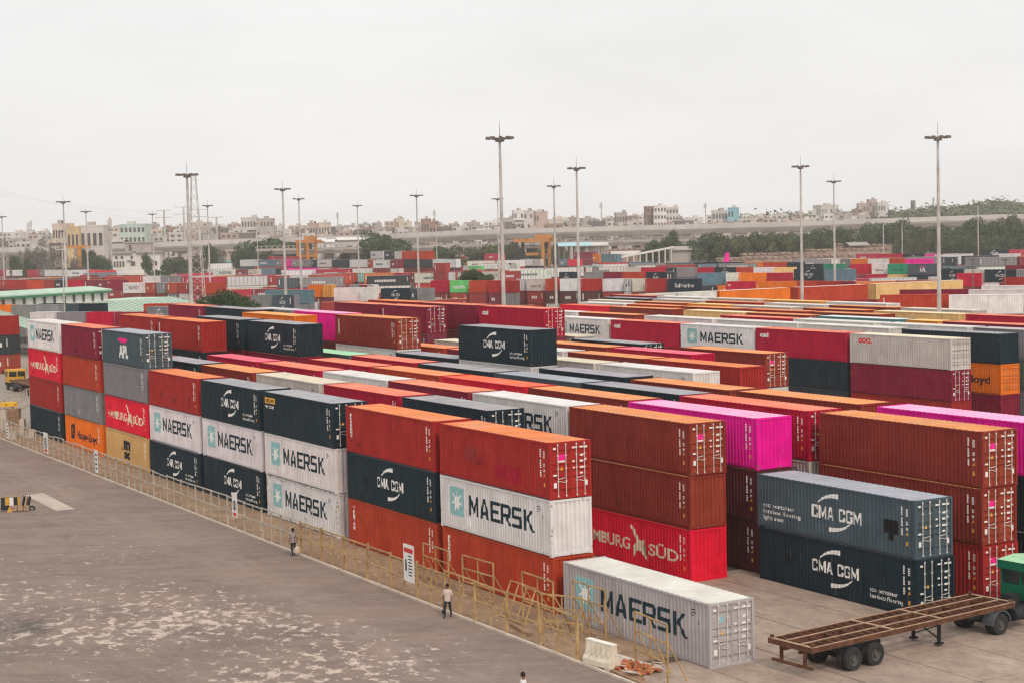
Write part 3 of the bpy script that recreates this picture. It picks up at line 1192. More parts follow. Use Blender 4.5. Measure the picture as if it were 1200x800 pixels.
def door_marks(L):
    def card(y0, y1, z0, z1, x=L - .052):
        return [(x, y0, z0), (x, y1, z0), (x, y1, z1), (x, y0, z1)]
    mb = MB()
    for c_ in (card(.24, .40, 2.52, 2.62), card(1.36, 1.66, 2.52, 2.60), card(1.80, 2.05, 2.52, 2.60), card(2.10, 2.26, 2.5, 2.6), card(1.82, 2.02, 2.10, 2.2),
               card(1.36, 1.50, 1.82, 1.9), card(1.80, 2.0, 1.80, 1.90), card(1.38, 1.5, 1.5, 1.57), card(1.8, 2.1, 1.48, 1.58), card(.22, .44, 1.18, 1.26), card(.25, .42, .58, .84), card(2.1, 2.24, .6, .85), card(1.8, 1.98, 1.2, 1.28), card(2.05, 2.2, 1.88, 1.96)):
        mb.poly(c_)
    w_ = mb.mesh('marking', [LWHITE])
    mb = MB()
    mb.poly([(L - .052, .62, 1.46), (L - .052, .82, 1.46), (L - .052, .72, 1.64)])
    return w_, mb.mesh('warning_mark', [LYEL])


DM = {40: door_marks(CL), 20: door_marks(6.058)}
mb = MB()
mb.box(CL - .06, CL - .045, .52, .92, 1.95, 2.25, 0)
mb.box(CL - .06, CL - .0445, .52, .92, 1.86, 1.945, 1)
PLAC = mb.mesh('placard', [LPINK, LWHITE])
mb = MB()
mb.box(CL - .06, CL - .045, .52, .80, 2.0, 2.28, 0)
SQR = mb.mesh('placard', [LBLUE])
# reefer door: flat panel lines
mb = MB()
for z in (.7, 1.25, 1.8, 2.3):
    mb.box(CL - .05, CL - .04, .17, CW - .17, z, z + .02)
for y in (.45, .85, 1.6, 2.0):
    mb.box(CL - .05, CL - .035, y, y + .025, .2, 2.75)
RLINES = mb.mesh('door_seal', [flat('seal_grey', (.22, .22, .22), .8)])

# ---------------------------------------------------------------- colours: wall, roof, name
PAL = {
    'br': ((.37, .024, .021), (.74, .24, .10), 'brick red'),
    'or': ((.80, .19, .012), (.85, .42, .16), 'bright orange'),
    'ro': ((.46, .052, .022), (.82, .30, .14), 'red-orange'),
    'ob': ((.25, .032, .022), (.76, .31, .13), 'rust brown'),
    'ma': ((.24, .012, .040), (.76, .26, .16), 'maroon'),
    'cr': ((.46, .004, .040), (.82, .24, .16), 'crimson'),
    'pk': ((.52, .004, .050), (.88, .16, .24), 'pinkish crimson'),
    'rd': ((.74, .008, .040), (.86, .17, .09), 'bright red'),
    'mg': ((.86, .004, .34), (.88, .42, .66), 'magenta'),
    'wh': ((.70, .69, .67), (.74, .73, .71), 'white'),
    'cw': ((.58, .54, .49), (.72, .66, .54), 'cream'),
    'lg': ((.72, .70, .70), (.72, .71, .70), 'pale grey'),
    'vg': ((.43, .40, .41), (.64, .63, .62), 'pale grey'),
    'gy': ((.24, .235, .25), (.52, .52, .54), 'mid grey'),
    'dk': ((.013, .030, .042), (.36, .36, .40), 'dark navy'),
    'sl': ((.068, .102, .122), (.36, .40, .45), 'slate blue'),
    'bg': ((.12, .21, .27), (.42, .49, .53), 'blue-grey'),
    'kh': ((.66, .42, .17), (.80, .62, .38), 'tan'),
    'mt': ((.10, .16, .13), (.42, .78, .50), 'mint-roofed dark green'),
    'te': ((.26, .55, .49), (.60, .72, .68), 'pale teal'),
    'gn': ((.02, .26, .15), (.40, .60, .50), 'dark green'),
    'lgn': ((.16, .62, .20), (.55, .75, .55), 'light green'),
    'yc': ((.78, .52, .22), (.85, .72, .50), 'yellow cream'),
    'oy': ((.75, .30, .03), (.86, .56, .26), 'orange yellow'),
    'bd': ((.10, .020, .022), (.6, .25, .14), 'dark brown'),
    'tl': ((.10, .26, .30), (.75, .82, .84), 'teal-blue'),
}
LOGOTXT = {'M': 'with star badge', 'C': 'with white arcs', 'CE': 'with white arcs', 'CL': 'with white arcs', 'H': 'with cream bird',
           'A': 'with pink mark', 'L': 'with black script', 'S': 'with black letters', 'O': 'with red letters', 'F': 'with upright letters', 'T': 'with upright letters',
           'G': 'with amber tag', 'U': 'with white letters', 'K': 'with white script', 'E': 'with white lettering', 'N': 'with white lettering', 'W': 'with white script', 'Y': 'with dark lettering'}
USED = {}


def uniq(lb, alts=()):
    for x in (lb,) + tuple(alts):
        if x not in USED and len(x.split()) <= 16:
            USED[x] = 1
            return x
    USED[lb] = USED.get(lb, 0) + 1
    print('DUP LABEL', lb)
    return lb


random.seed(11)


def jit(c, s=.10):
    k = 1 + random.uniform(-s, s)
    return tuple(min(.9, max(.003, x * k * (1 + random.uniform(-s, s) * .4))) for x in c)


RUSTY = {'M': .35}


def container(x0, x1, y, z, spec, label, group, full=True, rz=0.0, size=40, roofcol=None):
    """spec: colour/logo/flags   flags: d doors at the right end, r reefer doors, p pink placard, n no right end"""
    s = spec.split('/')
    col, logo = s[0], (s[1] if len(s) > 1 else '')
    fl = s[2] if len(s) > 2 else ''
    wall, roof, _ = PAL[col]
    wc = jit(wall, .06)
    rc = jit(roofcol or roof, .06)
    rust = random.uniform(.05, .45)
    if 'R' in fl: rust = 1.0
    L = CL if size == 40 else 6.058
    q = Vector((random.uniform(-.035, .035), random.uniform(-.05, .05), 0)) if rz == 0 else Vector((0, 0, 0))
    t = empty('shipping_container', (x0 + q.x, y + q.y, z), rz + random.uniform(-.002, .002))
    sx = (x1 - x0) / L
    ecol = (.31, .050, .025) if col == 'ob' else wc  # rust-brown ends get a lighter orange, sunlight on them put into the colour
    t.scale = (sx, 1, 1)
    tag(t, label, 'shipping container', group)
    k = size
    wcol = (*wc, rust)
    link('side_wall', ME[k, 'wall-'], t, color=wcol)
    link('side_wall', ME[k, 'wall+'], t, color=wcol)
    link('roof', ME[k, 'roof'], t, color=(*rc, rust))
    link('frame', ME[k, 'frame'], t, color=(*wc, min(1, rust + .25)))
    link('end_wall', ME[k, 'end-'], t, color=wcol)
    if 'd' in fl:
        for q in (0, 1):
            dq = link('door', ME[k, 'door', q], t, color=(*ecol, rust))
            for j in (0, 1):
                link('lock_bar', ME[k, 'bar', q, j], dq)
            link('handle', ME[k, 'handle', q], dq)
        link('marking', DM[k][0], t)
        link('warning_mark', DM[k][1], t)
        if 'p' in fl: link('placard', PLAC, t)
        if logo == 'M': link('placard', SQR, t)
    elif 'r' in fl:
        dq = link('door', ME[k, 'door', 0], t, color=wcol)
        dq = link('door', ME[k, 'door', 1], t, color=wcol)
        link('door_seal', RLINES, t)
    else:
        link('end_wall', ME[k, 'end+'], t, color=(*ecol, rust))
    if size == 40:
        if logo:
            for nm, me in LOGO[logo]:
                link(nm, me, t)
        if full:
            if col in ('lg', 'wh', 'cw', 'vg'):
                link('marking', CODED, t)
            else:
                link('marking', CODE, t)
                link('warning_mark', TRI, t)
    return t


MASS = []      # buried containers: (origin, angle, length, n tiers below, colours)


def stack(x0, x1, y, specs, row, nth, top=None, n=None, full=True):
    """specs bottom to top; None = buried one (goes to the joined mass)"""
    cnt = len(specs)
    for i, sp in enumerate(specs):
        if sp is None:
            MASS.append((x0, y, 0.0, x1 - x0, i * PITCH))
            continue
        nm = PAL[sp.split('/')[0]][2]
        lg = sp.split('/')[1] if '/' in sp else ''
        lt = ' ' + LOGOTXT[lg] if lg else ''
        vis = [j for j, q in enumerate(specs) if q]
        if len(vis) == 1: tier = 'atop'
        else: tier = {0: 'lowest in', cnt - 1: 'topmost in'}.get(i, 'second from top in' if i == cnt - 2 else 'second from bottom in')
        lb = '%s container%s, %s %s' % (nm, lt, tier, nth)
        lb = uniq(lb, ('%s container, %s %s' % (nm, tier, nth), '%s one%s, %s %s' % (nm, lt, tier, nth)))
        container(x0, x1, y, i * PITCH, sp, lb, row, full)

# ---------------------------------------------------------------- the near block, rows running along the fence
ORD = ['first', 'second', 'third', 'fourth', 'fifth', 'sixth', 'seventh', 'eighth', 'ninth', 'tenth', 'eleventh', 'twelfth']
GA = 'containers stacked in the front row along the fence'
A = [(-106.0, ['dk', 'br', 'H:rd', 'M:lg']), (-92.6, ['L:or', 'gy', 'ro', 'ma::d']), (-78.75, ['S:kh', 'H:rd', 'gy', 'A:sl::d']),
     (-66.0, ['CE:dk', 'M:lg', 'br']), (-52.95, ['CE:dk', 'M:lg', 'CE:dk::n']), (-39.95, ['M:lg::R', 'M:lg', 'G:dk::d']),
     (-26.0, ['T:ro', 'C:dk', 'F:br']), (-13.12, ['F:ro', 'M:lg::W', 'br::dp'])]


def S(x):
    """'M:lg::dp' -> colour/logo/flags"""
    if x is None: return None
    if ':' not in x: return x + '//'
    p = x.split(':')
    if len(p) == 2: return '%s/%s/' % (p[1], p[0])
    if len(p) == 4: return '%s/%s/%s' % (p[1], p[0], p[3])
    return '%s//%s' % (p[0], p[2])


for i, (x0, sp) in enumerate(A):
    sp = [S(q if (q.count(':') != 2) else q) for q in sp]
    stack(x0, x0 + 12.08, 0.0, sp, 'front row along the fence', '%s fence-side stack from left' % ORD[i])
container(0, 12.19, 0.0, 0.0, 'vg/M/d', uniq('pale grey container with star badge standing alone on the ground at the fence end'), 'shipping containers stacked by the fence')

# row: (name, y, [(x0, x1, specs)...])
ROWS = [
    ('second row', 5.35, [(-107, -94.8, [None, None, 'gy']), (-94.2, -82, [None, None, 'br']), (-81.3, -69.1, [None, None, 'dk']), (-68.1, -56.1, [None, None, 'ob']),
                          (-55.1, -42.6, [None, None, 'cw']), (-41.8, -29.4, [None, None, 'cr']), (-28.8, -17.0, [None, None, 'dk::d'])]),
    ('third row', 10.15, [(-110, -97.6, [None, None, 'dk', 'br']), (-96.6, -83.0, [None, None, 'dk', 'F:br']), (-80.2, -67.6, [None, None, 'pk']), (-67.0, -53.9, [None, None, 'cr']),
                          (-53.1, -41.4, [None, None, 'wh']), (-41.0, -28.6, [None, None, 'ma']), (-28.1, -16.1, [None, None, 'M:wh']), (-15.75, -3.35, ['H:rd', 'ob', 'ob::dp'])]),
    ('fourth row', 15.0, [(-96.6, -84.0, [None, None, 'ma', 'C:dk']), (-82.3, -69.9, [None, None, 'ma', 'CE:dk']), (-67.5, -54.9, [None, None, 'cr']), (-54.4, -42.3, [None, None, 'ro']),
                          (-41.8, -29.4, [None, None, 'rd']), (-28.9, -16.4, [None, None, 'ob']), (-15.8, -3.0, ['bd', 'bd', 'mg'])]),
    ('fifth row', 19.5, [(-100.6, -86.2, [None, None, None, 'or']), (-81, -68.7, [None, None, 'mt']), (-68.3, -55.6, [None, None, 'cr']), (-54.9, -42.3, [None, None, 'dk']), (-41.9, -29.5, [None, None, 'sl']),
                         (-29.2, -17.0, [None, None, 'dk']), (-16.8, -4.1, [None, 'cw', 'cr::d']), (-3.2, 9.4, ['br::dp', 'ob::dp', 'ob::dp'])]),
    ('sixth row', 24.2, [(-134, -121.8, [None, None, None, 'ma']), (-120.6, -104.6, [None, None, None, 'dk']), (-111, -99.4, [None, None, None, 'gy']), (-98.7, -86.6, [None, None, None, 'mg']), (-85.7, -71.5, [None, None, 'wh', 'F:ob::d']), (-68.9, -57, [None, None, 'dk']), (-56.4, -44.3, [None, None, 'wh', 'CE:dk']),
                         (-43.0, -30.8, [None, None, 'dk']), (-29.2, -17.6, [None, None, 'ob']), (-16.9, -4.9, [None, None, 'ob']), (-3.5, 8.9, ['dk', 'dk', 'mg'])]),
    ('seventh row', 29.9, [(-95.5, -83.3, [None, None, 'wh']), (-82.6, -70.2, [None, None, 'ro']), (-69.6, -57.4, [None, None, 'ma']), (-56.6, -44, [None, None, 'cw']), (-43.1, -30.5, [None, None, 'wh'])]),
    ('eighth row', 35.4, [(-83, -70.8, [None, None, 'cw']), (-70.2, -58.0, [None, None, 'wh']), (-57, -44.9, [None, None, 'ob']), (-44.6, -32, [None, 'br', 'br'])]),
    ('ninth row', 40.9, [(-117.3, -105, [None, None, None, 'ma']), (-104.4, -92.7, [None, None, None, 'F:ma::d']), (-71.5, -59.2, [None, None, 'ob']), (-58.3, -45.9, [None, None, 'pk'])]),
    ('tenth row', 45.6, [(-119.8, -106.2, [None, None, None, 'br']), (-105.4, -91.4, [None, None, None, 'ma']), (-90.2, -76.4, [None, None, None, 'U:cr::d']),
                         (-88, -75.8, [None, None, 'cw']), (-72.8, -60.2, [None, None, 'dk::d']), (-54.2, -41.9, [None, None, 'ob::dp'])]),
    ('wall row', 68.6, [(-129, -116.8, [None, None, 'br']), (-114.0, -101.7, [None, 'cr', 'M:lg']), (-101.1, -87.0, [None, 'br', 'U:cr']), (-86.6, -73.1, [None, 'dk', 'M:lg']), (-72.8, -58.3, [None, 'dk', 'U:cr']),
                        (-57.8, -43.9, ['br', 'ma::d', 'O:cw::r'])]),
    ('row behind the wall row', 76.6, [(-134, -122, [None, None, 'wh']), (-121.3, -107.8, [None, None, 'ob']), (-105.7, -91.4, [None, None, 'wh']), (-90.7, -75.8, [None, None, 'wh']),
                                       (-75.0, -61.0, [None, None, 'wh']), (-59.1, -45.6, ['ma', 'L:or::r', 'dk'])]),
    ('first distant roof row', 82.6, [(-98, -84.5, [None, None, 'cr']), (-83.8, -70, [None, None, 'wh']), (-69, -56, [None, None, 'wh']), (-55.2, -42, ['gy', 'mt', 'gy'])]),
    ('second distant roof row', 88.5, [(-145.6, -132.8, [None, None, 'rd']), (-132.1, -116.6, [None, None, 'ob']), (-113.9, -101, [None, None, 'yc']), (-100.4, -88.2, [None, None, 'ob::d']), (-86.7, -72.6, [None, None, 'tl']),
                                       (-71.5, -66.5, [None, None, 'oy']), (-65.7, -53, [None, None, 'ma'])]),
    ('third distant roof row', 94.5, [(-150, -137.5, [None, None, 'wh']), (-136.8, -124.3, [None, None, 'ro']), (-123, -110, [None, None, 'ob']), (-109, -96, [None, None, 'br']), (-95, -82.4, [None, None, 'ob'])]),
    ('fourth distant roof row', 100.6, [(-157, -144.5, [None, None, 'cw']), (-143.5, -131, [None, None, 'ob']), (-130, -120.6, [None, None, 'oy']), (-119.6, -106.6, [None, None, 'cw']), (-104, -92, [None, None, 'ob']), (-90.3, -75.6, [None, None, 'yc']), (-74.6, -62, [None, None, 'cr']), (-61, -48.5, [None, None, 'wh'])]),
    ('fifth distant roof row', 107.5, [(-163, -150.4, [None, None, 'dk']), (-149, -136, [None, None, 'cw']), (-135, -122, [None, None, 'br']), (-121, -108, [None, None, 'wh']), (-107, -94, [None, None, 'ob']), (-93, -80.4, [None, None, 'cw'])]),
    ('sixth distant roof row', 114.5, [(-172, -159.5, [None, None, 'ma']), (-158, -145.4, [None, None, 'wh']), (-144, -131.4, [None, None, 'cw']), (-130, -117, [None, None, 'oy']), (-116, -103.4, [None, None, 'wh'])]),
]
for rname, y, items in ROWS:
    for i, (x0, x1, sp) in enumerate(items):
        yy = y
        x0c = x0
        sp = [S(q) for q in sp]
        if rname == 'tenth row' and x0 == -88: yy = 47.8
        if rname == 'tenth row' and x0 < -85 and x0 != -88: yy = 44.6 - (x0 + 90) * .02
        if rname == 'ninth row' and x0 < -90: yy = 39.5
        if rname == 'third row' and x0 < -90: yy = 10.8
        if rname == 'fourth row' and x0 > -17: yy = 14.5
        if rname == 'fifth row' and x0 < -90: yy = 21.5
        if rname == 'sixth row' and x0 < -90: yy = 26.6 if x0 > -119 else 24.4
        if rname == 'sixth row' and sp[-1] == 'ob/F/d': yy = 25.7
        if rname == 'sixth row' and x0 > -30: yy = 23.6
        if rname == 'fifth row' and x0 > -20: yy = 19.0
        # buried tiers under a leaning stack keep the same footprint
        stack(x0, x1, yy, sp, '%s' % rname, '%s, %s from left' % (rname, ORD[i]), full=(y < 30))

# two dark containers with arc marks at the right, beside the fourth row
container(-2.15, 10.2, 13.9, 0.0, 'dk/CE/d', uniq('dark navy container with white arcs on the ground behind the flatbed trailer'), 'containers behind the trailer')
up_box = container(-2.25, 10.1, 13.85, PITCH, 'sl/CL/d', uniq('slate blue container with white arcs resting on the dark one behind the trailer'), 'containers behind the trailer')

# repair patches and repainted areas
def patch(t, x0, x1, z0, z1, col, nm='repainted_area'):
    me = on_wall(poly_bm([[(x0, z0), (x1, z0), (x1, z1), (x0, z1)]]), nm, PAINT, .004)
    link(nm, me, t, color=(*col, .1))


patch(up_box, 9.9, 10.95, 1.05, 1.75, (.012, .014, .016))
patch(up_box, 10.25, 10.65, .70, 1.045, (.012, .014, .016))
tops_list = [o for o in COL.objects if o.name.startswith('shipping_container') and abs(o.location.y) < .3]
for o in tops_list:
    if abs(o.location.x + 13.2) < .3 and o.location.z > 5:
        patch(o, 6.4, 9.2, .5, 1.3, (.38, .008, .03)); patch(o, 2.9, 4.4, 1.1, 1.9, (.30, .03, .03))
    if abs(o.location.x + 66) < .3 and o.location.z > 5:
        for a in (2.9, 6.1, 9.6): patch(o, a, a + .7, .9 - (a == 6.1) * .35, 1.35 - (a == 6.1) * .35, (.22, .02, .018))
    if abs(o.location.x + 106) < .3 and o.location.z < 1: patch(o, 7.0, 8.2, .5, 1.0, (.03, .05, .06))

# small repairs: welded patches and touched-up paint on the near walls
rp = random.Random(44)
PATCHES = []
for k in range(10):
    x0_ = rp.uniform(.6, 10.2); z0_ = rp.uniform(.3, 2.0)
    w_, h_ = rp.uniform(.25, .9), rp.uniform(.2, .6)
    PATCHES.append(on_wall(poly_bm([[(x0_, z0_), (x0_ + w_, z0_), (x0_ + w_, z0_ + h_), (x0_, z0_ + h_)]]), 'repair_patch', PAINT, .003))
for o in [o for o in COL.objects if o.name.startswith('shipping_container') and o.location.y < 21 and o.location.x > -110]:
    side = next(c for c in o.children if c.name.startswith('side_wall'))
    for q in rp.sample(PATCHES, rp.choice([0, 1, 1, 2, 3])):
        f_ = rp.choice([.62, .72, .8, 1.25, 1.4])
        link('repair_patch', q, o, color=(*(min(.85, v * f_) for v in side.color[:3]), .3))

# the long raised row that runs the other way (along Y)
for i, (y0, y1, c_) in enumerate([(118.6, 124.6, 'wh'), (125.2, 133.2, 'wh'), (133.9, 149.4, 'or'), (151.2, 167.4, 'ro'), (169.4, 191, 'yc')]):
    L = y1 - y0
    container(-167.0, -167.0 + L, y0, 2 * PITCH, c_ + '//', uniq('%s container in the long row rising toward the right, %s piece from left' % (PAL[c_][2], ORD[i])), 'containers in the row running across', full=False, rz=R(90), roofcol=(.74, .70, .62))
    for k in (0, 1): MASS.append((-167.0, y0, R(90), L, k * PITCH))

# ---------------------------------------------------------------- the far yard
# (row description, top y in view, height in view, [(x from, x to, colour[/logo])...])
FAR = [
    ('row before the green roofed shed', 370.5, 21, [(-14, 12, 'br')], 3),
    ('row behind the left brick red one', 357.5, 14, [(-12, 12, 'or//d'), (13, 40, 'gy//d'), (41, 68, 'gy')], 3),
    ('left mixed row by the mast', 366, 16, [(35, 64, 'wh'), (66, 99, 'gy'), (101, 132, 'cr//d'), (134, 164, 'ma')], 3),
    ('dark row along the green shed', 356, 10, [(45, 70, 'dk'), (72, 90, 'sl'), (92, 118, 'dk')], 3),
    ('row seen over the brick pair', 356, 14, [(168, 214, 'ro'), (216, 232, 'cr')], 3),
    ('low grey pair over the brick pair', 359.5, 13, [(171, 201, 'gy/C')], 3),
    ('row beside the green shed', 328.3, 10.5, [(-8, 6, 'br'), (8, 30, 'br'), (31, 51, 'ro'), (52, 63, 'br'), (64, 76, 'dk'), (78, 97, 'cr'), (98, 113, 'ma'), (114, 124, 'ma'), (125, 144, 'ma/U')], 3),
    ('second row behind the green shed', 316.5, 10.5, [(-10, 5, 'cr'), (7, 31, 'lg/M'), (31.5, 45, 'cr'), (46, 51, 'gy'), (52, 75, 'lg/M'), (80, 103, 'lg/M'), (103.5, 111, 'rd')], 3),
    ('low rows left of the white building', 322.5, 8, [(94, 104, 'cr'), (104.5, 114, 'ma'), (115, 124, 'gy'), (124.5, 134, 'br'), (135, 145, 'gy'), (146, 156, 'dk'), (157, 166, 'ob')], 3),
    ('back row near the grey trees', 308, 8, [(-6, 14, 'pk'), (15, 31, 'gy'), (37, 59, 'rd'), (59.5, 73, 'br')], 3),
    ('back row left of the white building', 308.5, 9, [(87, 121, 'cw/M'), (122, 131, 'ob')], 3),
    ('red strip left of the white building', 317, 5, [(111, 131, 'rd')], 3),
    ('row at the foot of the tall mast', 331.5, 11.5, [(144, 166, 'wh/M/d'), (170, 182, 'ro'), (183, 194, 'gy/C'), (195, 208, 'ro'), (209, 221, 'br//d'), (222, 234, 'br'), (235, 259, 'ro')], 3),
    ('lower row at the foot of the tall mast', 343.3, 11.5, [(144, 157, 'lg'), (158, 169, 'gy'), (170, 182, 'rd/H'), (182.5, 194, 'wh'), (195, 208, 'rd/H'), (209, 221, 'gy/C'), (222, 234, 'rd/H'), (235, 256, 'ro')], 2),
    ('white row behind the tall mast', 323.6, 8, [(167, 187, 'wh'), (188, 200, 'gy'), (201, 212, 'gy'), (213, 221, 'pk'), (226, 250, 'wh/M'), (250.5, 269, 'or')], 3),
    ('row behind the small bush', 307.3, 10, [(212, 223, 'ro//d'), (223.5, 236, 'ro')], 3),
    ('back row with the pale teal one', 304.5, 8.5, [(248, 270, 'te')], 3),
    ('white row right of the round bush', 316, 8, [(250, 275, 'wh/M'), (276, 290, 'ma'), (290.5, 301, 'cw'), ], 3),
    ('pale row behind the dark bush', 322.5, 11, [(273, 300, 'lg'), (300.5, 323, 'cr'), (323.5, 342, 'lg'), (343, 361, 'wh//d'), (361.5, 373, 'ro')], 3),
    ('pale lower row behind the dark bush', 334, 11, [(275, 301, 'wh/W'), (302, 323, 'cr'), (324, 332, 'lg')], 2),
    ('blue roofed row beside the yellow truck', 346, 10, [(294, 318, 'gy'), (319, 342, 'sl/C'), (342.5, 344, 'gy')], 3),
    ('blue tarpaulin row', 340, 6, [(310, 335, 'bg'), (336, 362, 'bg')], 3),
    ('upper row left of the orange crane', 304.5, 10, [(281, 301, 'wh'), (301.5, 322, 'bg'), (323, 330, 'gy'), (331, 341, 'mg'), (341.5, 352, 'gy/C'), (353, 364, 'gy/C'), (364.5, 371, 'dk'), (371.5, 388, 'cw'), (388.5, 409, 'dk/C'), (409.5, 430, 'wh/M'), (430.5, 435, 'ro')], 4),
    ('dark lower row left of the crane', 314.5, 6, [(301.5, 322, 'bg'), (323, 331, 'dk'), (331.5, 337, 'mg'), (341, 370, 'mg'), (372, 386, 'cw'), (387, 395, 'pk'), (396, 410, 'te'), (411, 434, 'ro')], 3),
    ('crimson strip before the round tree', 300.5, 6, [(298, 318, 'pk'), (320, 335, 'br'), (336, 350, 'br')], 4),
    ('back row under the long roofs', 297, 7, [(372, 385, 'cw'), (386, 398, 'gy'), (400, 414, 'gy'), (415, 424, 'cr'), (425, 433, 'ro')], 4),
    ('row beside the lettered dark pair', 320, 11, [(390, 401.5, 'bg'), (402, 418, 'ro'), (419, 435, 'te'), (436, 461, 'ro/F'), (462, 474, 'cr//d'), (481, 488, 'ob'), (487.5, 510, 'sl'), (510.5, 526, 'lg')], 3),
    ('small row under the crane beams', 334, 10, [(361, 376, 'or'), (377, 388, 'oy'), (421, 429, 'ob'), (430, 438, 'wh')], 3),
    ('pale hut row behind the maroon roofs', 337.5, 15, [(391, 421, 'lg//d'), (422, 437, 'wh')], 3),
    ('dark lettered row behind maroon roofs', 338, 13, [(446, 480, 'dk/C/d'), (481, 488, 'sl'), (488.5, 504, 'gy')], 3),
    ('dark low row left of the green pair', 345, 11, [(483, 504, 'dk/C')], 2),
    ('top row by the large round tree', 294.5, 10, [(434, 449, 'lg'), (450, 461, 'dk'), (462, 470, 'cw'), (470.5, 502, 'ro')], 5),
    ('row under the large round tree', 305, 9, [(437, 456, 'wh'), (457, 467, 'ma')], 4),
    ('crimson pair left of the thin mast', 301, 11, [(467, 480, 'ma'), (480.5, 494, 'cr')], 4),
    ('maroon low trio left of thin mast', 312, 9, [(466, 476, 'cr'), (477, 487, 'yc'), (488, 501, 'cr')], 3),
    ('white row behind the palm', 304, 10, [(494, 520, 'wh'), (521.5, 534, 'lg')], 4),
    ('single piece before white row', 308.5, 9, [(508, 521, 'br')], 4),
    ('white strip left of the palm', 312, 14, [(537, 548, 'wh'), (548.5, 563, 'lgn')], 3),
    ('block left of the crane mast', 297.5, 10.5, [(567, 587, 'cr')], 4),
    ('lower block left of crane mast', 308.5, 9.5, [(566, 577, 'cr'), (578, 590, 'dk/C'), (592, 598, 'dk'), (599, 605, 'wh')], 3),
    ('two tier row behind the green one', 329, 13.2, [(504.5, 526, 'cr'), (527, 548, 'lgn/E'), (549, 571, 'ro/F'), (572, 587, 'br'), (588, 604, 'br')], 3),
    ('lower tier below the light green one', 342.3, 13, [(504.5, 526, 'gn/N'), (527, 548, 'cr/K'), (549, 571, 'ma/K'), (572, 587, 'ro'), (588, 604, 'ro')], 2),
    ('long level row by the mast', 327, 13.2, [(605, 616, 'lg/Y'), (617, 638, 'cw/Y'), (639, 655.5, 'ro/F'), (656, 679, 'wh'), (680, 705, 'br/F'), (706, 730, 'wh'), (731, 740.5, 'wh'), (741, 754, 'cw'), (756, 781, 'br/F'), (781.5, 819, 'dk/W')], 3),
    ('lower level row by the mast', 340.3, 9, [(607, 630, 'ma/T'), (630.5, 655, 'ro/T'), (656, 679, 'wh'), (680, 705, 'cw'), (706, 730, 'br'), (731, 757, 'or'), (757.5, 774, 'ro')], 2),
    ('slate row right of the level row', 320, 13, [(817, 849, 'bg'), (850.5, 865, 'wh'), (865.5, 898, 'or/F'), (898.5, 926, 'cr')], 3),
    ('lower slate row', 334, 8, [(820, 840, 'bg'), (841, 850, 'mg')], 2),
    ('crimson signed row', 330, 10, [(851, 885, 'cr/U'), (885.5, 930, 'or/F'), (934, 953, 'ro'), (955, 985, 'br'), (986, 1000, 'ma')], 3),
    ('dark lettered row near right mast', 315.5, 12, [(930, 965, 'dk/C/d'), (967, 1000, 'bg')], 3),
    ('crimson door block near right mast', 309.5, 12, [(997, 1021, 'cr//d'), (1021.5, 1039, 'wh/Y'), (1040, 1063, 'gn/Y'), (1063.5, 1098, 'sl/A')], 3),
    ('lower block near right mast', 322, 6, [(1000, 1013, 'br'), (1014, 1039, 'cr'), (1040, 1063, 'kh'), (1064, 1098, 'dk')], 2),
    ('thin row before the sleeper stacks', 307.5, 6, [(813, 842, 'dk'), (843, 871, 'dk/C'), (872, 893, 'or'), (894, 921, 'ro'), (922, 940, 'dk')], 3),
    ('grey strip behind the slate row', 313.5, 6, [(781, 792, 'dk/C'), (793, 816, 'gy'), (817, 836, 'cr'), (837, 862, 'dk/C'), (862.5, 882, 'ro'), (883, 905, 'lg'), (906, 930, 'yc')], 3),
    ('small green strip near right mast', 309.5, 5, [(922, 942, 'dk'), (943, 962, 'dk/C'), (965, 988, 'gn')], 3),
    ('crane row', 304, 9, [(610, 623, 'wh/K'), (624, 633, 'cw'), (655, 664, 'bg'), (665, 682, 'rd'), (683, 700, 'ma')], 3),
    ('low dark row beside the crane', 313, 8, [(641, 662, 'dk/C'), (664, 672, 'dk'), (675, 687, 'ma'), (688, 700, 'gy')], 3),
    ('pale teal strip beside the tall mast', 311.5, 5.5, [(681, 703, 'te')], 3),
    ('middle row behind the level row', 307.5, 9, [(703.5, 718, 'or'), (719, 737, 'bg/W'), (740, 761, 'bg')], 3),
    ('blue grey row before the sheds', 298, 8, [(704, 723, 'bg/W'), (694, 702, 'or')], 4),
    ('crimson block before the sheds', 295.5, 10, [(672, 694, 'ma')], 4),
    ('orange strip behind the level row', 319, 5, [(655, 672, 'dk/C'), (684, 706, 'gy'), (707, 728, 'ma'), (729.5, 751, 'ro'), (757, 779, 'dk/C'), (780, 789, 'dk')], 3),
    ('cream strip beside the canopy', 313.5, 5, [(733, 750, 'cw'), (751, 778, 'cr')], 3),
    ('long crimson strip by the right mast', 297.7, 5.5, [(1003, 1024, 'pk'), (1025, 1057, 'cr'), (1058, 1083, 'dk/C'), (1083.5, 1099, 'mg')], 3),
    ('orange strip by the right mast', 303.5, 6, [(985, 996, 'gy'), (997, 1016, 'or'), (1017, 1039, 'wh'), (1042, 1060, 'ro'), (1061, 1091, 'mg')], 3),
    ('block right of the right mast', 301.5, 12, [(1104, 1119, 'dk'), (1131, 1152, 'gy'), (1153, 1171, 'gy//d')], 3),
    ('pale block behind it', 297.5, 11, [(1105, 1120, 'lg'), (1121, 1137, 'lg'), (1163, 1193, 'wh//d')], 3),
    ('far right upper row', 292.5, 9, [(1150, 1180, 'dk/C'), (1182, 1199, 'pk')], 3),
    ('far right orange strip', 299.8, 5, [(1193, 1210, 'or')], 3),
    ('far right lower row', 316, 9, [(1103, 1128, 'dk/C'), (1130, 1153, 'cw'), (1153.5, 1190, 'dk/C'), (1190.5, 1206, 'gy')], 3),
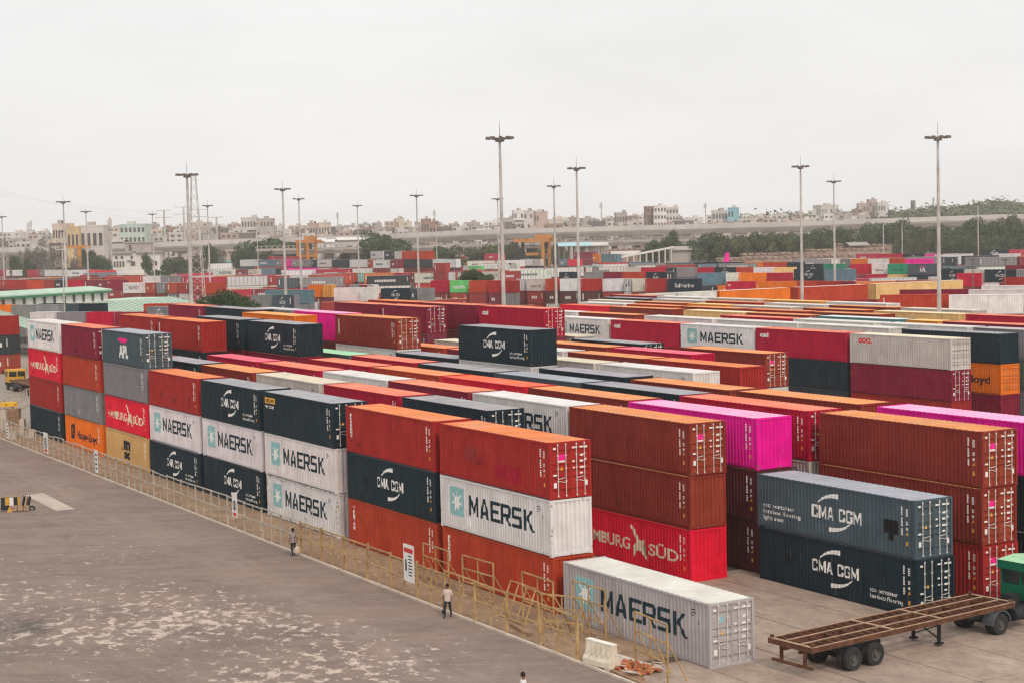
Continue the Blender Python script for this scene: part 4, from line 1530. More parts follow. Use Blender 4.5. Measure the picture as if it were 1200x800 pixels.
    ('single red one by the lamp post', 320.5, 14, [(1121, 1150, 'cr/T/d')], 3),
    ('red strip at the right edge', 325, 7, [(1175, 1206, 'br')], 3),
    ('brown strip at far right', 311, 5, [(1178, 1206, 'ma')], 3),
    ('raised pale row at the right', 335, 8, [(1150, 1210, 'lg')], 3),
    ('orange row before the rising row', 345.5, 14, [(1031, 1111, 'ro/F'), (1112, 1199, 'lg')], 3),
    ('thin maroon row before rising row', 339.5, 5, [(1054, 1134, 'ma'), (1135, 1206, 'wh')], 3),
]
tiers = ['', 'on the ground', 'second tier', 'third tier', 'fourth tier']
farcount = 0
ITEMS = []
for desc, ty, hp, items, n in FAR:
    z = n * PITCH
    names = [PAL[i_[2].split('/')[0]][2] for i_ in items]
    for j, (xa, xb, cs) in enumerate(items):
        xm = (xa + xb) / 2
        p0 = at(xa, ty - (xa - xm) * 0.012, z)
        p1 = at(xb, ty - (xb - xm) * 0.012, z)
        d = p1 - p0
        dist = (p0 - CAM).dot(FW)
        ITEMS.append(((min(xb, 1200) - max(xa, 0)) * PITCH * FPX / dist, desc, j, names, n, p0, d.length, math.atan2(d.y, d.x), cs, xb - xa))
near_n = len([o for o in COL.objects if o.name.startswith('shipping_container')])
keep = set(id(i_) for i_ in sorted(ITEMS, key=lambda q: -q[0])[:max(0, 305 - near_n)])
# buried and distant containers, joined: walls, roofs, painted rib shade and printed panels each in their own colour
BV, BF, BC = [], [], []


def tintq(pts, col):
    n0 = len(BV)
    BV.extend(pts)
    BF.append(tuple(range(n0, n0 + len(pts))))
    BC.extend([(*col, 1)] * len(pts))


def mass_box(x, y, a, L, z, wall, roof, detail=False, rnd=random):
    c_, s_ = math.cos(a), math.sin(a)

    def P(lx, ly, lz): return (x + lx * c_ - ly * s_, y + lx * s_ + ly * c_, z + lz)
    lo = [P(.01, .01, .01), P(L - .01, .01, .01), P(L - .01, CW - .01, .01), P(.01, CW - .01, .01)]
    H_ = CH - .01
    hi = [P(.01, .01, H_), P(L - .01, .01, H_), P(L - .01, CW - .01, H_), P(.01, CW - .01, H_)]
    for i in range(4):
        j = (i + 1) % 4
        tintq([lo[i], lo[j], hi[j], hi[i]], wall)
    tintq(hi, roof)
    if detail:
        ds = tuple(v * .45 for v in wall)  # darker wall tone: rib groove shade painted on flat walls, plus rails and posts
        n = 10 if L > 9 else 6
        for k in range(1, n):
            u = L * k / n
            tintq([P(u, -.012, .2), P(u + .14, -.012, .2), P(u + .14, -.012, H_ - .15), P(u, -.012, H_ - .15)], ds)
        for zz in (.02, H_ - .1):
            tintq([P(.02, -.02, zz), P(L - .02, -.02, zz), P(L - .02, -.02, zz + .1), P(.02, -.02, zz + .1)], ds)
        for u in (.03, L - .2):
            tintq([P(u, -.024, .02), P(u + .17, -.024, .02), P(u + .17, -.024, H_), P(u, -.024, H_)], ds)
        r_ = rnd.random()
        lite = sum(wall) / 3 > .4
        ink = (.04, .08, .10) if lite else (.72, .70, .66)
        if r_ < .35:
            a0 = L * rnd.uniform(.15, .3)
            w_ = L * rnd.uniform(.25, .5)
            m_ = int(w_ / .5)
            for k in range(m_):
                tintq([P(a0 + k * .5, -.03, 1.1), P(a0 + k * .5 + .34, -.03, 1.1), P(a0 + k * .5 + .34, -.03, 1.75), P(a0 + k * .5, -.03, 1.75)], ink)
        elif r_ < .6:
            tintq([P(.5, -.03, 1.0), P(.75, -.03, 1.0), P(.75, -.03, 2.4), P(.5, -.03, 2.4)], ink)
        if rnd.random() < .5:
            tintq([P(L - .8, -.03, 1.2), P(L - .65, -.03, 1.2), P(L - .65, -.03, 2.4), P(L - .8, -.03, 2.4)], ink)


for it in ITEMS:
    area, desc, j, names, n, p0, L, ang, cs, wpx = it
    s = (cs + '//').split('/')
    wall, roof, nm = PAL[s[0]]
    zz = n * PITCH - PITCH
    wc, rc = jit(wall, .12), jit(roof, .1)
    for k in range(n - 1):
        MASS.append((p0.x, p0.y, ang, L, k * PITCH))
    if id(it) not in keep:
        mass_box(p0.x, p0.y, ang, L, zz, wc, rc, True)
        continue
    size = 20 if L < 9.2 else 40
    base = CL if size == 40 else 6.058
    lb = '%s container in the %s' % (nm, desc)
    if names.count(nm) > 1:
        if j == 0: alt = '%s, at its left end' % lb
        elif j == len(names) - 1: alt = '%s, at its right end' % lb
        else: alt = '%s container right of the %s one, %s' % (nm, names[j - 1], desc)
        lb = uniq(alt, ('%s, %s from left' % (lb, ORD[j]), '%s container, %s piece, %s' % (nm, ORD[j], desc), '%s one, %s piece, %s' % (nm, ORD[j], desc)))
    else:
        lb = uniq(lb, ('%s one in the %s' % (nm, desc),))
    o = link('shipping_container', ME[size, 'body'], None, (p0.x, p0.y, zz), ang, (*wc, random.uniform(.1, .6)))
    o.scale = (L / base, 1, 1)
    tag(o, lb, 'shipping container', 'containers in the far yard')
    farcount += 1
    lg = s[1]
    if lg and wpx > 10:
        for nm_, me in LOGO[lg]:
            q = link(nm_, me, o)
            if size == 20: q.scale = (.497, 1, 1)
    if 'd' in s[2]:
        link('marking', DM[size][0], o)
        for k in (0, 1):
            for jj in (0, 1):
                link('lock_bar', ME[size, 'bar', k, jj], o)
print('FAR', farcount, 'near', near_n)

random.seed(3)
muted = [PAL[k] for k in ('br', 'ro', 'ma', 'lg', 'dk', 'sl', 'gy', 'ob', 'ma', 'br', 'dk', 'wh', 'ob', 'cr', 'bd', 'bd')]
for x, y, a, L, z in MASS:
    wl, rf, _ = random.choice(muted)
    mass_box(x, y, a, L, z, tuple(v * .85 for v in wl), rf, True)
# more rows fill the ground between those picked out above
fill = [PAL[k] for k in ('br', 'ro', 'ma', 'lg', 'wh', 'cw', 'gy', 'dk', 'br', 'ob', 'cr', 'wh', 'sl', 'bg', 'ro', 'lg', 'br', 'or', 'pk', 'dk')]
rd_ = random.Random(17)
dd = 300.0
while dd < 930:
    px = -30.0
    nt_ = rd_.choice([1, 2])
    while px < 1420:
        if rd_.random() < .16:
            px += rd_.uniform(4, 14); nt_ = rd_.choice([1, 1, 2, 2, 2, 3] if dd > 480 else [1, 1, 2])
            continue
        if rd_.random() < .22: nt_ = rd_.choice([1, 2, 2, 3] if dd > 480 else [1, 1, 2])
        L = 12.19 if rd_.random() < .6 else 6.06
        ws = (L + .5) / dd * FPX
        p = atd(px, horizon(px) + 40, dd)
        ok = True
        if p.x > -150 and p.y < 135: ok = False          # the near block stands there
        if px < 170 and dd < 470: ok = False              # green roofed shed
        if 495 < px < 830 and 340 < dd < 405: ok = False
        if 125 < px < 195 and dd > 560: ok = False
        if px > 820 and dd > 640: ok = False
        if 590 < px < 830 and dd > 640: ok = False
        if px < 60 and dd > 800: ok = False
        if ok:
            a_ = math.atan2(RT0.y, RT0.x) + .02
            for k in range(nt_):
                wl, rf, _ = rd_.choice(fill)
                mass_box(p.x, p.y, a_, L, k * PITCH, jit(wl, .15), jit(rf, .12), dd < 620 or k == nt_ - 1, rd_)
        px += ws
    dd += rd_.uniform(15, 24)
me = bpy.data.meshes.new('distant_containers')
me.from_pydata(BV, [], BF)
ca = me.color_attributes.new('tint', 'FLOAT_COLOR', 'CORNER')
ca.data.foreach_set('color', np.array(BC, dtype=np.float32).ravel())
me.materials.append(MASSP)
o = link('distant_containers', me)
tag(o, 'mass of smaller containers filling the far yard and buried below the visible tops', 'containers', kind='stuff')
print('MASS faces', len(BF))

# ---------------------------------------------------------------- town behind the elevated road
WALLS = {}
for nm, c_ in {'grey': (.42, .38, .36), 'pale': (.60, .56, .53), 'white': (.74, .71, .68), 'pinkish': (.48, .37, .33), 'brown': (.34, .24, .19), 'cream': (.58, .50, .42), 'yellow': (.62, .47, .28),
               'mint': (.48, .58, .53), 'blue': (.24, .48, .55), 'dark': (.20, .18, .17)}.items():
    WALLS[nm] = flat('wall_' + nm, c_, .9, 0, .12, .08, dirt=(c_[0] * .55, c_[1] * .55, c_[2] * .55, .45))
WIN = flat('window_dark', (.11, .105, .105), .5, 0, .3, .1)
TANK = flat('water_tank_black', (.05, .05, .055), .7)
random.seed(77)


def building(px0, px1, ptop, dist, colr, label, floors=None, cols=None, detail=True, depth=None, roofbox=True, singles=False):
    pm = (px0 + px1) / 2
    p = atd(pm, ptop + (1.2 if dist > 1000 else 0), dist)
    wid = (px1 - px0) * dist / FPX
    dep = depth or wid * random.uniform(.6, 1.1)
    h = p.z
    ang = math.atan2(RT0.y, RT0.x) + random.uniform(-.35, .35) * (0 if singles else 1)
    t = empty('building', (p.x, p.y, 0), ang)
    tag(t, label, 'building')
    mb = MB()
    mb.box(-wid / 2, wid / 2, 0, dep, -1, h)
    # upper set-back and parapet
    mb.box(-wid / 2 - .15, wid / 2 + .15, -.15, .1, h, h + .9)
    mb.box(-wid / 2 - .15, -wid / 2 + .1, .1, dep, h, h + .9)
    mb.box(wid / 2 - .1, wid / 2 + .15, .1, dep, h, h + .9)
    mb.build('wall', [WALLS[colr]], t)
    if roofbox:
        mb = MB()
        rx = random.uniform(-.3, .2) * wid
        mb.box(rx, rx + wid * .28, dep * .2, dep * .6, h, h + 2.6)
        mb.build('stair_head', [WALLS[random.choice(['grey', 'pale', colr])]], t)
        if random.random() < .5:
            mb = MB()
            q = -rx * .8
            mb.cyl((q, dep * .3, h), (q, dep * .3, h + 1.9), .9, .8, 8)
            mb.build('water_tank', [TANK], t)
    fl = floors or max(2, int(h / 3.2))
    cn = cols or max(2, int(wid / 3.6))
    zlo = 12
    if detail:
        mb = MB()
        fh = h / fl
        for i in range(fl):
            z = h - (i + 1) * fh + fh * .32
            if z < 10: continue
            for j in range(cn):
                if not singles and random.random() < .2: continue
                x = -wid / 2 + (j + .5) * wid / cn
                ww = wid / cn * .27
                if singles:
                    w1 = MB(); w1.box(x - ww, x + ww, -.18, .05, z, z + fh * .45)
                    w1.build('window', [WIN], t)
                else:
                    mb.box(x - ww, x + ww, -.12, .05, z, z + fh * .42)
            if not singles and random.random() < .45:
                mb.box(-wid / 2 - .1, wid / 2 + .1, -.9, -.0, z - fh * .34, z - fh * .26)
        for j in range(max(2, cn // 2)):
            y = (j + .5) * dep / max(2, cn // 2)
            for i in range(fl):
                z = h - (i + 1) * fh + fh * .32
                if z < 10: continue
                mb.box(-wid / 2 - .12, -wid / 2 + .05, y - .6, y + .6, z, z + fh * .42)
        if mb.v:
            o = mb.build('window_bay', [WIN], t)
            o['kind'] = 'stuff'
    return t


# ones that stand out
building(486 / 8, 620 / 8, 264, 900, 'cream', 'cream flat topped block behind the grey trees on the left', 3, 5, singles=False)
building(78, 92, 267.5, 880, 'yellow', 'yellow framed block with dark window behind left grey trees', 2, 3, singles=True)
tb = building(93, 121, 266, 890, 'pale', 'pale block with large dark glazed panels left of the white house', 2, 4, singles=True)
building(121, 127, 271, 900, 'pinkish', 'narrow pinkish block beside the glazed pale one', 2, 2)
building(140, 170, 263, 1100, 'mint', 'mint green block with rows of small dark windows', 5, 6, singles=True)
building(757, 766, 242, 1300, 'brown', 'slim brick brown tower beside the white tower', 8, 2, roofbox=False)
building(766.5, 781, 241, 1290, 'white', 'white tower block right of the brick brown tower', 7, 4, singles=True)
building(780.5, 795, 243, 1300, 'pale', 'pale grey tower block right of the white tower', 7, 4, singles=True)
building(835, 852, 246.5, 1350, 'pale', 'pale long block left of the blue walled one', 4, 5, singles=True)
building(852.5, 864, 243.5, 1340, 'blue', 'blue walled block with light corner behind the trees', 4, 3)
building(628, 642, 248, 1250, 'pinkish', 'reddish brown framed block above the elevated road', 4, 4)
building(614, 627.5, 247, 1300, 'pale', 'pale balcony block left of the reddish brown block', 5, 4)
building(602, 613.5, 246.5, 1320, 'white', 'pale tower left of the balcony block', 5, 3)
building(643, 660, 257, 1200, 'cream', 'cream low block with tall windows beneath the brown one', 2, 7, singles=True)
building(1006, 1018, 238, 1700, 'pinkish', 'left wing of the pinkish gabled building on the skyline', 4, 4)
building(1018.5, 1028, 233.5, 1710, 'pinkish', 'raised middle of the pinkish gabled building on the skyline', 5, 3)
building(1028.5, 1041, 237, 1700, 'pale', 'right wing of the pinkish building on the skyline', 4, 4)
building(961, 984, 240, 1750, 'pale', 'broad pale block on the skyline left of the gabled one', 3, 6)
building(1069, 1073, 235, 1750, 'dark', 'small dark green tower standing on the hill crest', 4, 2, roofbox=False)
building(282, 300, 255, 1250, 'pale', 'tall pale block behind the wide round tree', 4, 5)
building(300.5, 320, 256.5, 1230, 'grey', 'grey unfinished concrete frame block behind the round tree', 5, 5)
building(360, 372, 262, 1150, 'pinkish', 'salmon coloured block between the two thin masts', 3, 4)
building(373, 386, 261, 1180, 'cream', 'light salmon block right of the salmon coloured one', 3, 4)
building(464, 474, 256, 1250, 'cream', 'tan tower house above the round tree', 4, 3)
building(493, 503, 257, 1100, 'brown', 'brown open balcony house by the mid mast', 3, 3)
building(503.5, 514, 260, 1080, 'brown', 'dark brown house with black openings right of the balcony house', 2, 3, singles=True)
building(722, 735, 249.5, 1200, 'grey', 'grey concrete frame with stub columns on its roof', 4, 4)
building(1167, 1172, 262, 1900, 'white', 'white distant slab at the right of the hill road', 2, 2, detail=False)

# plain town houses filling the skyline, nearer ones lower
tops_ = [(0, 270), (60, 268), (120, 264), (180, 262), (230, 260), (280, 262), (330, 263), (400, 260), (460, 257), (520, 259), (560, 257), (600, 254), (640, 252), (700, 254), (740, 252), (800, 253), (850, 251), (900, 249), (940, 246), (1000, 244), (1060, 244)]


def skyline(px):
    for a, b_ in zip(tops_, tops_[1:]):
        if a[0] <= px <= b_[0]: return a[1] + (b_[1] - a[1]) * (px - a[0]) / (b_[0] - a[0])
    return 262


adj = ['plain', 'patched', 'narrow', 'broad', 'flat roofed', 'set back', 'low', 'stepped', 'plastered', 'weathered']
rnd_names = []
px = -12
k = 0
while px < 1005:
    w_ = random.uniform(9, 21)
    lay = k % 3
    dist = (1550, 1300, 1130)[lay] + random.uniform(-40, 40)
    top = skyline(max(0, min(1055, px))) + 2.2 + (0, 5.5, 10.5)[lay] + random.uniform(-2.2, 2.5)
    colr = random.choice(['grey', 'pale', 'pale', 'white', 'grey', 'pinkish', 'cream', 'dark', 'pale', 'brown'])
    if colr == 'dark' and lay == 0: colr = 'grey'
    near_ = 'far left' if px < 150 else 'left of the tall mast' if px < 215 else 'right of the tall mast' if px < 330 else 'behind the left cranes' if px < 430 else 'above the round tree' if px < 500 else 'left of the tallest mast' if px < 587 else 'right of the tallest mast' if px < 680 else 'left of the brown tower' if px < 757 else 'right of the pale tower' if px < 870 else 'above the right trees'
    lyr = ('skyline', 'middle', 'front')[lay]
    lb = '%s %s house of the town, %s layer, %s' % (colr, adj[k % 10], lyr, near_)
    building(px, px + w_, top, dist, colr, uniq(lb, ('%s %s taller house of the town, %s layer, %s' % (colr, adj[(k + 3) % 10], lyr, near_), '%s %s squat house of the town, %s layer, %s' % (colr, adj[(k + 5) % 10], lyr, near_))), detail=(w_ > 5))
    px += w_ * (.36, .42, .5)[lay]
    k += 1
print('HOUSES', k)

# ---------------------------------------------------------------- white two storey house in the yard
p = at(131, 322, 3.0)
HD_ = (p - CAM).dot(FW)
ang = math.atan2(RT0.y, RT0.x)
t = empty('white_house', (p.x, p.y, 0), ang)
tag(t, 'white two storey house with flat overhanging roofs and dark windows', 'house')
s = HD_ / FPX
Wd, Hh = 57 * s, atd(150, 297, HD_).z
H0 = atd(150, 320, HD_).z
mb = MB(); mb.box(0, Wd, 0, 14, -1, Hh); mb.build('wall', [WALLS['white']], t)
mb = MB(); mb.box(-1.5, Wd * .45, -1.6, 15, Hh, Hh + .9); mb.build('roof', [WALLS['grey']], t)
mb = MB(); mb.box(Wd * .52, Wd + 1, -1.6, 15, Hh + .1, Hh + .9); mb.build('roof', [WALLS['grey']], t)
mb = MB(); mb.box(Wd * .26, Wd * .80, 3, 11, Hh + .9, Hh + 5.5); mb.box(Wd * .24, Wd * .82, 2.4, 11.6, Hh + 5.5, Hh + 6.1); mb.build('upper_floor', [WALLS['grey']], t)
for fx, fz, fw_, fh in ((.05, .30, .035, .3), (.11, .30, .035, .3), (.17, .30, .035, .3), (.23, .30, .035, .3), (.40, .35, .09, .22), (.60, .3, .13, .2), (.85, .35, .09, .22), (.08, .72, .05, .14), (.2, .72, .05, .14), (.4, .72, .05, .14), (.62, .72, .05, .14)):
    z0_ = H0 + (Hh - H0) * fz
    mb = MB(); mb.box(Wd * fx, Wd * (fx + fw_), -.25, .1, z0_, z0_ + (Hh - H0) * fh); mb.build('window', [WIN], t)
for fx in (.33, .78):
    mb = MB(); mb.box(Wd * fx, Wd * (fx + .1), -1.3, .1, H0 + (Hh - H0) * .62, H0 + (Hh - H0) * .66); mb.build('sunshade', [WALLS['grey']], t)
mb = MB(); mb.box(Wd * .35, Wd * .40, 2.6, 3.2, Hh + 1.5, Hh + 4.6); mb.build('door', [WIN], t)

# ---------------------------------------------------------------- long green roofed shed with clerestory
GR = flat('green_roof_sheet', (.46, .60, .49), .7, 0, .12, .15, stretch=(1, 8, 1))
GRD = flat('green_trim', (.06, .20, .11), .7, 0, .15, 1)
t = empty('green_roofed_shed', at(60, 365, 6.0))
tag(t, 'long shed with pale green sheet roof and a windowed ridge strip', 'shed')
o0 = Vector(t.location); o0.z = 0
t.location = o0
za = 7.0
p_l, p_r = at(-40, 349, 10.4) - o0, at(126, 338.8, 10.4) - o0       # upper edge of the roof lantern
p_l.z = p_r.z = 0
axis = (p_r - p_l).normalized()
nrm = Vector((-axis.y, axis.x, 0))
if nrm.dot(Vector((CAM.x, CAM.y, 0)) - o0) < 0: nrm = -nrm
Lh = (p_r - p_l).length


def G3(u, v_, z): return p_l + axis * u + nrm * v_ + Vector((0, 0, z))


mb = MB()
for (u0, v0, z0, u1, v1, z1) in ((0, 0, 7.9, Lh + 22, 17, 4.2), (0, -9, 7.9, Lh + 22, -26, 4.2)):
    n_ = 40
    for k in range(n_):
        a0, a1 = u0 + (u1 - u0) * k / n_, u0 + (u1 - u0) * (k + .82) / n_
        a2 = u0 + (u1 - u0) * (k + 1) / n_
        mb.quad(G3(a0, v0, z0), G3(a1, v0, z0), G3(a1, v1, z1), G3(a0, v1, z1))
        mb.quad(G3(a1, v0, z0 + .12), G3(a2, v0, z0 + .12), G3(a2, v1, z1 + .12), G3(a1, v1, z1 + .12))
mb.quad(G3(Lh - .2, 0, 7.9), G3(Lh + 22, 0, 7.9), G3(Lh + 22, -9, 7.9), G3(Lh - .2, -9, 7.9))
mb.build('roof', [GR], t)
mb = MB()
mb.quad(G3(-2, .8, 10.35), G3(Lh + .5, .8, 10.35), G3(Lh + .5, -4.5, 11.0), G3(-2, -4.5, 11.0))
mb.quad(G3(-2, -9.8, 10.35), G3(Lh + .5, -9.8, 10.35), G3(Lh + .5, -4.5, 11.0), G3(-2, -4.5, 11.0))
mb.quad(G3(-2, .8, 10.1), G3(Lh + .5, .8, 10.1), G3(Lh + .5, .8, 10.35), G3(-2, .8, 10.35))
mb.build('lantern_roof', [GR], t)
mb = MB()
mb.quad(G3(-2, .85, 9.7), G3(Lh + .4, .85, 9.7), G3(Lh + .4, .85, 10.1), G3(-2, .85, 10.1))
mb.quad(G3(Lh, 0, 7.9), G3(Lh, -9, 7.9), G3(Lh, -9, 10.3), G3(Lh, 0, 10.3))
mb.build('fascia', [GRD], t)
mb = MB()
mb.quad(G3(0, -.02, 7.9), G3(Lh, -.02, 7.9), G3(Lh, -.02, 10.1), G3(0, -.02, 10.1))
mb.build('lantern_wall', [WALLS['white']], t)
nw = 14
for k in range(nw):
    u0 = Lh * k / nw + .6
    u1 = Lh * (k + 1) / nw - 1.6
    mb = MB()
    a_, b_ = G3(u0, .12, 8.2), G3(u1, .12, 9.7)
    mb.quad(G3(u0, .12, 8.2), G3(u1, .12, 8.2), G3(u1, .12, 9.7), G3(u0, .12, 9.7))
    mb.quad(G3(u0, .12, 9.7), G3(u1, .12, 9.7), G3(u1, -.02, 9.75), G3(u0, -.02, 9.75))
    mb.build('window', [WIN], t)
mb = MB()
mb.quad(G3(0, 17, 0), G3(Lh + 22, 17, 0), G3(Lh + 22, 17, 4.2), G3(0, 17, 4.2))
mb.quad(G3(Lh + 22, 17, 0), G3(Lh + 22, -26, 0), G3(Lh + 22, -26, 4.2), G3(Lh + 22, 17, 4.2))
mb.poly([G3(Lh + 21.9, 17, 4.2), G3(Lh + 21.9, 0, 7.85), G3(Lh + 21.9, -9, 7.85), G3(Lh + 21.9, -26, 4.2)])
mb.build('wall', [GRD], t)

# ---------------------------------------------------------------- sheds, canopies and stacks in the far yard


def slab_shed(px0, px1, ptop, pbot, n_dist, matn, label, name='shed', cat='shed', roofm=None, open_=False, ribs=0):
    p = atd((px0 + px1) / 2, ptop, n_dist)
    wid = (px1 - px0) * n_dist / FPX
    zb = atd((px0 + px1) / 2, pbot, n_dist).z
    t = empty(name, (p.x, p.y, 0), math.atan2(RT0.y, RT0.x))
    tag(t, label, cat)
    dep = 16
    mb = MB()
    if open_:
        for k in range(7):
            x = -wid / 2 + wid * k / 6
            mb.box(x - .25, x + .25, .2, .7, -1, p.z)
            mb.box(x - .25, x + .25, dep - 1, dep - .5, -1, p.z)
        mb.build('post', [matn], t)
    else:
        mb.box(-wid / 2, wid / 2, 0, dep, -1, p.z - .3)
        mb.build('wall', [matn], t)
    mb = MB()
    nn = max(1, ribs)
    for k in range(nn):
        x0, x1 = -wid / 2 - .5 + (wid + 1) * k / nn, -wid / 2 - .5 + (wid + 1) * (k + (.86 if ribs else 1)) / nn
        mb.quad((x0, -1.2, p.z - .2), (x1, -1.2, p.z - .2), (x1, dep / 2, p.z + 1.2), (x0, dep / 2, p.z + 1.2))
        mb.quad((x0, dep + 1, p.z - .2), (x1, dep + 1, p.z - .2), (x1, dep / 2, p.z + 1.2), (x0, dep / 2, p.z + 1.2))
        mb.quad((x0, -1.2, p.z - .5), (x1, -1.2, p.z - .5), (x1, -1.2, p.z - .2), (x0, -1.2, p.z - .2))
    mb.build('roof', [roofm or CONC], t)
    return t


slab_shed(0, 62, 296, 304, 1000, WALLS['dark'], 'long white roofed shed at far left under the grey trees', roofm=WALLS['white'])
slab_shed(62, 145, 299, 306, 980, WALLS['dark'], 'pale roofed shed behind the left yellow gantry', roofm=WALLS['pale'])
slab_shed(112, 144, 283.5, 291, 1020, WALLS['grey'], 'grey walled store with flat roof left of white house', roofm=WALLS['grey'])
slab_shed(371, 380, 282, 300, 900, WALLS['white'], 'small white gabled hut right of the left crane', roofm=WALLS['white'])
slab_shed(381, 391, 283, 300, 890, WALLS['white'], 'second white gabled hut beside the dark water tank', roofm=WALLS['white'])
slab_shed(394, 432, 280.5, 285, 920, WALLS['pale'], 'long white roofed shed left of the large round tree', roofm=WALLS['white'])
slab_shed(655, 692, 287.5, 293, 790, WALLS['dark'], 'shed with pale blue roof right of the dark crane', roofm=flat('roof_pale_blue', (.40, .62, .66), .7), open_=True)
slab_shed(692, 712, 287, 296, 800, WALLS['grey'], 'open grey shelter with white posts behind crimson block', roofm=WALLS['pale'], open_=True)
slab_shed(788, 824, 292, 306, 760, WALLS['grey'], 'plain grey shed with a white framed doorway', roofm=WALLS['grey'])
slab_shed(717, 789, 297, 303, 800, WALLS['dark'], 'low dark shed behind the sloping white canopy', roofm=WALLS['pale'], open_=True)
# sloping platform canopy
a, b_ = atd(723, 301.5, 720), atd(790, 289, 760)
t = empty('platform_canopy', (a.x, a.y, 0))
tag(t, 'long white platform canopy rising toward the right on posts', 'canopy')
a2, b2 = a - Vector((a.x, a.y, 0)), b_ - Vector((a.x, a.y, 0))
dv = Vector((0, 0, .5))
sd_ = Vector((FW.x, FW.y, 0)).normalized() * 5
mb = MB(); mb.quad(a2, b2, b2 + sd_, a2 + sd_); mb.quad(a2 - dv * 1.6, b2 - dv * 1.6, b2, a2); mb.build('roof', [WALLS['white']], t)
for k in range(9):
    q = a2.lerp(b2, (k + .3) / 9)
    mb = MB(); mb.box(q.x - .25, q.x + .25, q.y + .4, q.y + .9, 0, q.z - .8); mb.build('post', [WALLS['pale']], t)
a, b_ = atd(686 + 2, 303.5, 700), atd(757, 301, 720)
# long stacks of brown sleepers / roof tiles at the right
SLP = flat('sleeper_brown', (.34, .25, .20), .95, 0, .25, .3)
random.seed(9)
for i, (px0, px1, pt, pb, dd) in enumerate([(838, 905, 292, 300, 790), (870, 960, 296.5, 303, 740), (905, 995, 286.5, 294, 860), (950, 1046, 291.5, 299, 800), (996, 1086, 286, 295, 850), (1010, 1083, 282.5, 286.5, 930), (845, 930, 301.5, 307, 690), (930, 1003, 299, 306, 720), (596, 600, 293, 300, 1000), (712, 790, 291, 296, 860)]):
    p = atd((px0 + px1) / 2, pt, dd)
    wid = (px1 - px0) * dd / FPX
    zb = 0
    t = empty('sleeper_stack', (p.x, p.y, 0), math.atan2(RT0.y, RT0.x) + .04)
    where = ['left end, by the pink chute', 'in front of the left one', 'behind, left of the right mast', 'in the middle under the tree line', 'right end by the tree line', 'rearmost under the trees', 'front left, above the thin dark row', 'front, above the orange strip', 'behind the dark crane', 'behind the white canopy'][i]
    tag(t, 'brown stack of long concrete sleepers, %s' % where, 'sleeper stack', 'brown sleeper stacks before the tree line')
    n = int(wid / 2.6)
    core = MB(); core.box(-wid / 2 + .3, wid / 2 - .3, .5, 13.5, 0, p.z - .9)
    core.build('lower_course', [SLP], t)
    bm_ = MB(); bm_.box(0, 1.9, 0, 14, 0, .8)
    bme = bm_.mesh('sleeper', [SLP])
    for k in range(n):
        link('sleeper', bme, t, (-wid / 2 + k * wid / n, random.uniform(-.5, .5), p.z - .85 + random.uniform(-.15, .25)))
# low grey sheds on top right of the sleeper area
slab_shed(996, 1018, 287, 292, 840, WALLS['dark'], 'small dark shelter among the sleeper stacks', roofm=CONC, open_=True)
slab_shed(1004, 1030, 281, 285, 900, WALLS['grey'], 'low grey roofed shelter under the tree line', roofm=CONC)
slab_shed(1057, 1068, 273.5, 288, 900, WALLS['white'], 'tall white box hut under the trees by the right mast', roofm=WALLS['white'])
# grey boundary wall right
a, b_ = atd(1086, 289.5, 820), atd(1215, 287.5, 800)
t = empty('boundary_wall', (a.x, a.y, 0))
tag(t, 'long grey boundary wall under the trees at the right', 'wall')
q = b_ - a
mb = MB(); mb.bar((0, 0, a.z / 2), (q.x, q.y, a.z / 2), .5, a.z); mb.build('wall_panel', [CONC], t)
mb = MB(); mb.bar((0, 0, a.z + .3), (q.x, q.y, a.z + .3), 1.0, .5); mb.build('coping', [CONCD], t)
# grey gable wall behind row of containers, wagons on the track
t = empty('wagon_row', atd(835, 290, 800)); t.location.z = 0
tag(t, 'row of parked covered wagons, one rust brown then blue-grey and white', 'wagon')
a, b_ = atd(824.5, 289.5, 760), atd(856, 286, 860)
o0 = Vector(t.location)
for k, (c_, f0, f1) in enumerate([('brown', 0, .22), ('blue', .25, .6), ('white', .63, 1.0)]):
    p0, p1 = a.lerp(b_, f0) - o0, a.lerp(b_, f1) - o0
    mb = MB(); mb.bar((p0.x, p0.y, p0.z - 5), (p1.x, p1.y, p1.z - 5), 3.0, 10); mb.build('wagon_body', [WALLS[c_]], t)
# pink chute
p = atd(849.5, 296, 640)
t = empty('pink_chute', (p.x, p.y, 0))
tag(t, 'tall pink tapered chute standing before the sleeper stacks', 'chute')
mb = MB(); mb.cyl((0, 0, 0), (.6, .6, p.z), 1.9, .7, 10); mb.build('chute_body', [flat('pink_paint', (.85, .01, .32), .6)], t)
mb = MB(); mb.cyl((.6, .6, p.z), (.6, .6, p.z + 3), .9, .9, 10); mb.build('cap', [DARKM], t)

# ---------------------------------------------------------------- travelling gantry cranes


